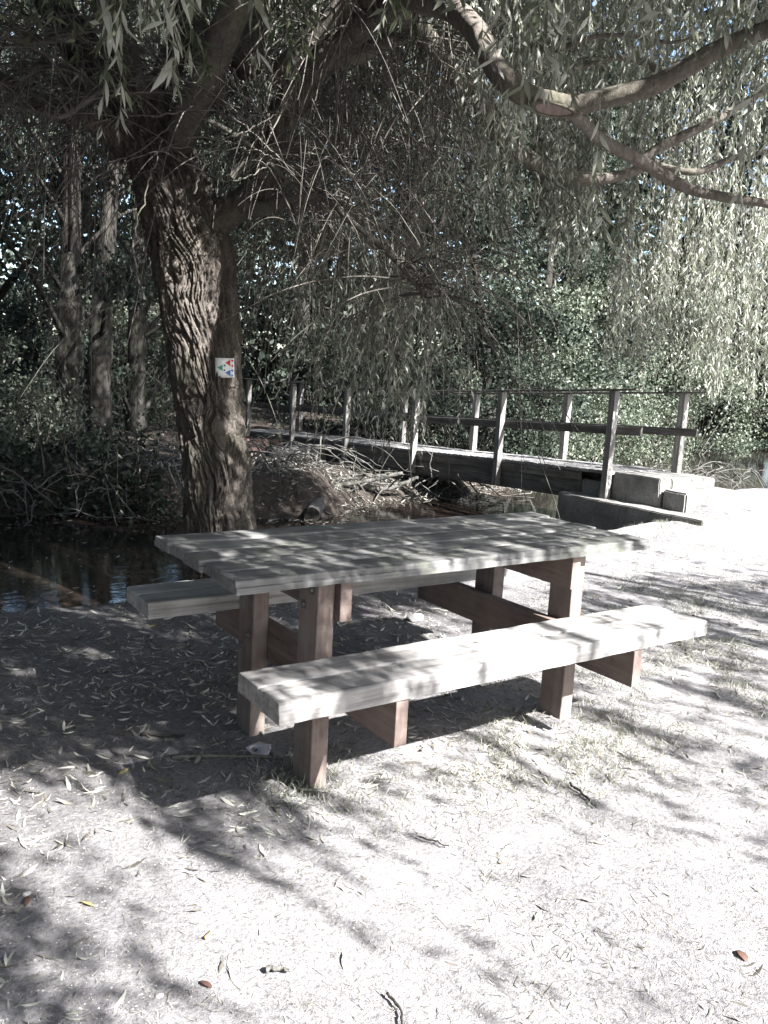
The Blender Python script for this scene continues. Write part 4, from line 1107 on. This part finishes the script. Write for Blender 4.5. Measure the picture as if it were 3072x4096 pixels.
# ------------------------------------------------------------------ single small things on ground and table
def single_leaf(p, L, w, curl, ang, label, mat='dry_leaf', group=None, tilt=.1):
    D = unit(V3(math.cos(ang), math.sin(ang), tilt))[None]; Sd = unit(V3(-math.sin(ang), math.cos(ang), .25))[None]
    v, f = leaf_blades(np.zeros((1, 3)), D, np.array([L]), np.array([w]), np.array([curl]), Sd, 6)
    o = link('fallen_leaf', raw_mesh('fallen_leaf', v, f, True), M[mat]); o.location = p
    return tag(o, label, 'leaf', group)
def stick(pts, r, label, name='stick', mat='dead_wood', z=.012, group=None):
    W = [ground_at(x, y)+V3(0, 0, z) for x, y in pts]; C = catmull(W, 20); C += np.stack([noise(np.arange(20)*.5, W[0][0]*50, k, 9) for k in range(3)], 1)*.006
    C[:, 2] = terrain_z(C[:, 0], C[:, 1])+z
    mb = MB(); tube(mb, C, np.linspace(r, r*.6, 20)*(1+.12*noise(np.arange(20)*.45, r*900, 0, 7)), 8)
    o = mb.build(name, M[mat], None, True, loc=C[0]); return tag(o, label, 'stick', group)
def small_things():
    loc = lambda x, y, z=.004: (lambda g: (g[0], g[1], float(terrain_z(g[0], g[1]))+z))(ground_at(x, y))
    g = 'larger dry leaves on the soil'
    spots = [(30, 1950, 'at the left edge in the foreground shade'), (60, 1835, 'left of the sunlit patch'), (78, 1920, 'beside a brown leaf at the left'), (160, 1830, 'curled at the shade edge'),
             (280, 1755, 'in the shade left of the front post'), (385, 1750, 'pointing at the front post'), (505, 1780, 'pale and bowed below the front post'), (540, 1785, 'near the bowed leaf'), (600, 1760, 'folded beside the front post'),
             (645, 1775, 'curled in the sun below the front post'), (715, 1760, 'standing in the sun near the grass'), (800, 1845, 'small and pale in the long shadow'), (810, 1940, 'flat in the branch shadow'), (775, 1935, 'beside the flat one'),
             (460, 1740, 'dark and curled in the shade'), (370, 1940, 'dark and bent in the lit soil'), (520, 2135, 'long and pale near the twig'), (190, 2190, 'at the bottom left corner'), (245, 2185, 'second at the bottom left corner'), (270, 2200, 'folded at the bottom edge'),
             (1165, 1890, 'lone and pale in the bright soil'), (1280, 1790, 'dark and upright in the sunlit soil'), (1200, 2160, 'long at the bottom right'), (1415, 1920, 'dark in the right foreground'), (330, 1590, 'on the shaded soil near the left post'), (240, 1640, 'in the dappled shade at the left'),
             (400, 1500, 'small under the back bench'), (150, 1530, 'on bare dark soil at the left'), (980, 1790, 'in the grass beside the bench shadow'), (1530, 1640, 'on the streaky ground at the right')]
    for k, (x, y, s) in enumerate(spots):
        single_leaf(loc(x, y), rng.uniform(.05, .085), rng.uniform(.0055, .009), -abs(rng.normal(.7, .5)), rng.uniform(0, 6.28), 'dry willow leaf '+s, 'dry_leaf', g, .05)
    single_leaf(loc(255, 1672), .06, .009, .4, .5, 'yellow willow leaf on the shaded soil left of the posts', 'yellow_leaf', g)
    single_leaf(loc(205, 1955), .055, .008, .8, 2.2, 'yellow-green leaf at the edge of the foreground shade', 'yellow_leaf', g)
    single_leaf(loc(55, 1955), .05, .009, 1.0, 1.2, 'rusty brown leaf in the shade at the left edge', 'red_leaf', g)
    single_leaf(loc(1610, 2085), .05, .016, 1.6, 1.0, 'rounded rusty leaf in the bright soil at the lower right', 'red_leaf', g)
    single_leaf(loc(458, 2130), .045, .010, 1.2, 2.0, 'small rusty leaf near the bottom edge', 'red_leaf', g)
    single_leaf(loc(320, 1360), .06, .008, .3, .3, 'yellow leaf lying behind the left bench', 'yellow_leaf', g)
    q = ray(565, 1215); p = CAM+q*((TH+.006-CAM[2])/q[2]); single_leaf(p, .07, .0055, .3, .45, 'pale narrow leaf lying on the table top')
    q = ray(1020, 1388); p = CAM+q*((BZ+.006-CAM[2])/q[2]); single_leaf(p, .06, .0045, 1.0, -.2, 'pale curled leaf lying on the front bench')
    stick([(365, 1638), (460, 1637), (540, 1640), (612, 1645)], .009, 'long straight stick lying on the soil in front of the left posts')
    stick([(545, 1565), (566, 1592)], .007, 'short pale stick lying in the shade beside the left post', mat='dead_wood')
    stick([(302, 1588), (385, 1592), (400, 1590)], .006, 'thin dark stick lying above the long straight stick', mat='dark_bark')
    stick([(570, 2103), (600, 2098), (622, 2107)], .007, 'short grey broken twig in the sunlit foreground')
    stick([(835, 2150), (855, 2175), (868, 2212), (872, 2240)], .004, 'dark twig at the bottom edge of the picture', mat='dark_bark')
    stick([(1230, 1695), (1262, 1720), (1285, 1745)], .005, 'dark forked twig on the bright soil right of the table', mat='dark_bark')
    stick([(1235, 1350), (1300, 1352), (1330, 1346)], .006, 'thin stick on the ground beyond the right post')
    stick([(905, 1812), (968, 1838)], .003, 'fine twig on the sunlit soil in front of the table', mat='dark_bark')
    # cigarette butt
    a, b = V3(*loc(443, 2030, .008)), V3(*loc(457, 2018, .008)); d = unit(b-a)*.036
    t = thing('cigarette_butt', 'orange-tipped cigarette butt on the sunlit soil', 'litter', None, tuple(a))
    mb = MB(); tube(mb, np.array([V3(0, 0, 0), d*.68]), [.0045, .0045], 12); mb.build('filter', M['butt'], t, True)
    mb = MB(); tube(mb, np.array([d*.68, d]), [.0043, .0035], 12); mb.build('paper_end', M['paper'], t, True)
    # torn grey scrap with a hole
    out = [(166, 740), (200, 700), (290, 676), (318, 690), (382, 705), (380, 745), (345, 800), (205, 795), (222, 770)]
    hole = [(215, 740), (232, 724), (262, 728), (272, 742), (252, 754), (230, 752)]
    cv = lambda p: ground_at((900+p[0]/2.07375)/PX, (2650+p[1]/2.07375)/PX)
    bm = bmesh.new()
    def loop(ps, n):
        pts = np.array([cv(p) for p in ps]); P = np.vstack([pts, pts[:1]]); seg = np.linalg.norm(np.diff(P, axis=0), axis=1); s = np.concatenate([[0], np.cumsum(seg)])
        u = np.linspace(0, s[-1], n, endpoint=False); return np.stack([np.interp(u, s, P[:, k]) for k in range(3)], 1)
    A = loop(out, 48); H = loop(hole, 48)
    ca = H.mean(0); order = lambda Q: Q[np.argsort(np.arctan2(Q[:, 1]-ca[1], Q[:, 0]-ca[0]))]
    A, H = order(A), order(H)
    mb = MB(); v = np.vstack([A, (A+H)/2+V3(0, 0, .004), H]); v[:, 2] += .014+.010*noise(v[:, 0]*14, v[:, 1]*14, 0, 5)
    f = [(k*48+j, k*48+(j+1) % 48, (k+1)*48+(j+1) % 48, (k+1)*48+j) for k in (0, 1) for j in range(48)]
    mb.add(v, f); o = mb.build('torn_scrap', M['litter'], None, False, loc=ca)
    sol = o.modifiers.new('thick', 'SOLIDIFY'); sol.thickness = .002
    tag(o, 'torn grey plastic scrap with a hole lying beside the long stick', 'litter')
    # pale stone behind the table
    for x, y, r, lab in [(898, 1342, .045, 'pale rounded stone on the leafy soil beneath the table'), (58, 1925, .010, 'small white pebble in the foreground shade'), (345, 2145, .008, 'tiny white pebble near the bottom edge')]:
        bm = bmesh.new(); bmesh.ops.create_icosphere(bm, subdivisions=3, radius=r)
        for vv in bm.verts:
            p = np.array(vv.co); vv.co = Vector(p*V3(1.3, .9, .6)*(1+.22*float(noise(p[0]*2/r*.6, p[1]*2/r*.6, p[2]*2/r*.6, 3))))
        me = bpy.data.meshes.new('stone'); bm.to_mesh(me); bm.free(); o = link('stone', me, M['stone']); o.location = loc(x, y, r*.4); tag(o, lab, 'stone')
small_things()

# ------------------------------------------------------------------ light, sky, camera
def lighting():
    w = bpy.data.worlds.new('World'); scene.world = w; w.use_nodes = True
    nt = w.node_tree; bg = nt.nodes['Background']; sky = nt.nodes.new('ShaderNodeTexSky'); sky.sky_type = 'NISHITA'; sky.sun_disc = False
    el = math.asin(SUN[2]); sky.sun_elevation = el; sky.sun_rotation = math.atan2(SUN[0], SUN[1])
    sky.air_density = 1.0; sky.dust_density = 1.5; sky.ozone_density = 1.0
    nt.links.new(sky.outputs[0], bg.inputs[0]); bg.inputs[1].default_value = .063
    l = bpy.data.lights.new('sun', 'SUN'); l.energy = 5.0; l.angle = math.radians(.5); l.color = (1, .99, .98)
    o = bpy.data.objects.new('sun', l); COL.objects.link(o); o.rotation_euler = Vector(SUN).to_track_quat('Z', 'Y').to_euler()
lighting()
cam = bpy.data.cameras.new('camera'); co = bpy.data.objects.new('camera', cam); COL.objects.link(co)
cam.sensor_fit = 'VERTICAL'; cam.sensor_height = 36; cam.lens = 36*FPX/IH; cam.clip_end = 2000; cam.clip_start = .05
m = Matrix(((RT[0], UP[0], -FW[0], CAM[0]), (RT[1], UP[1], -FW[1], CAM[1]), (RT[2], UP[2], -FW[2], CAM[2]), (0, 0, 0, 1)))
co.matrix_world = m; scene.camera = co
vs = scene.view_settings; vs.view_transform = 'Standard'; vs.look = 'None'; vs.gamma = 1; vs.exposure = 2.75
scene.render.engine = 'CYCLES'; scene.cycles.max_bounces = 6; scene.cycles.use_denoising = True
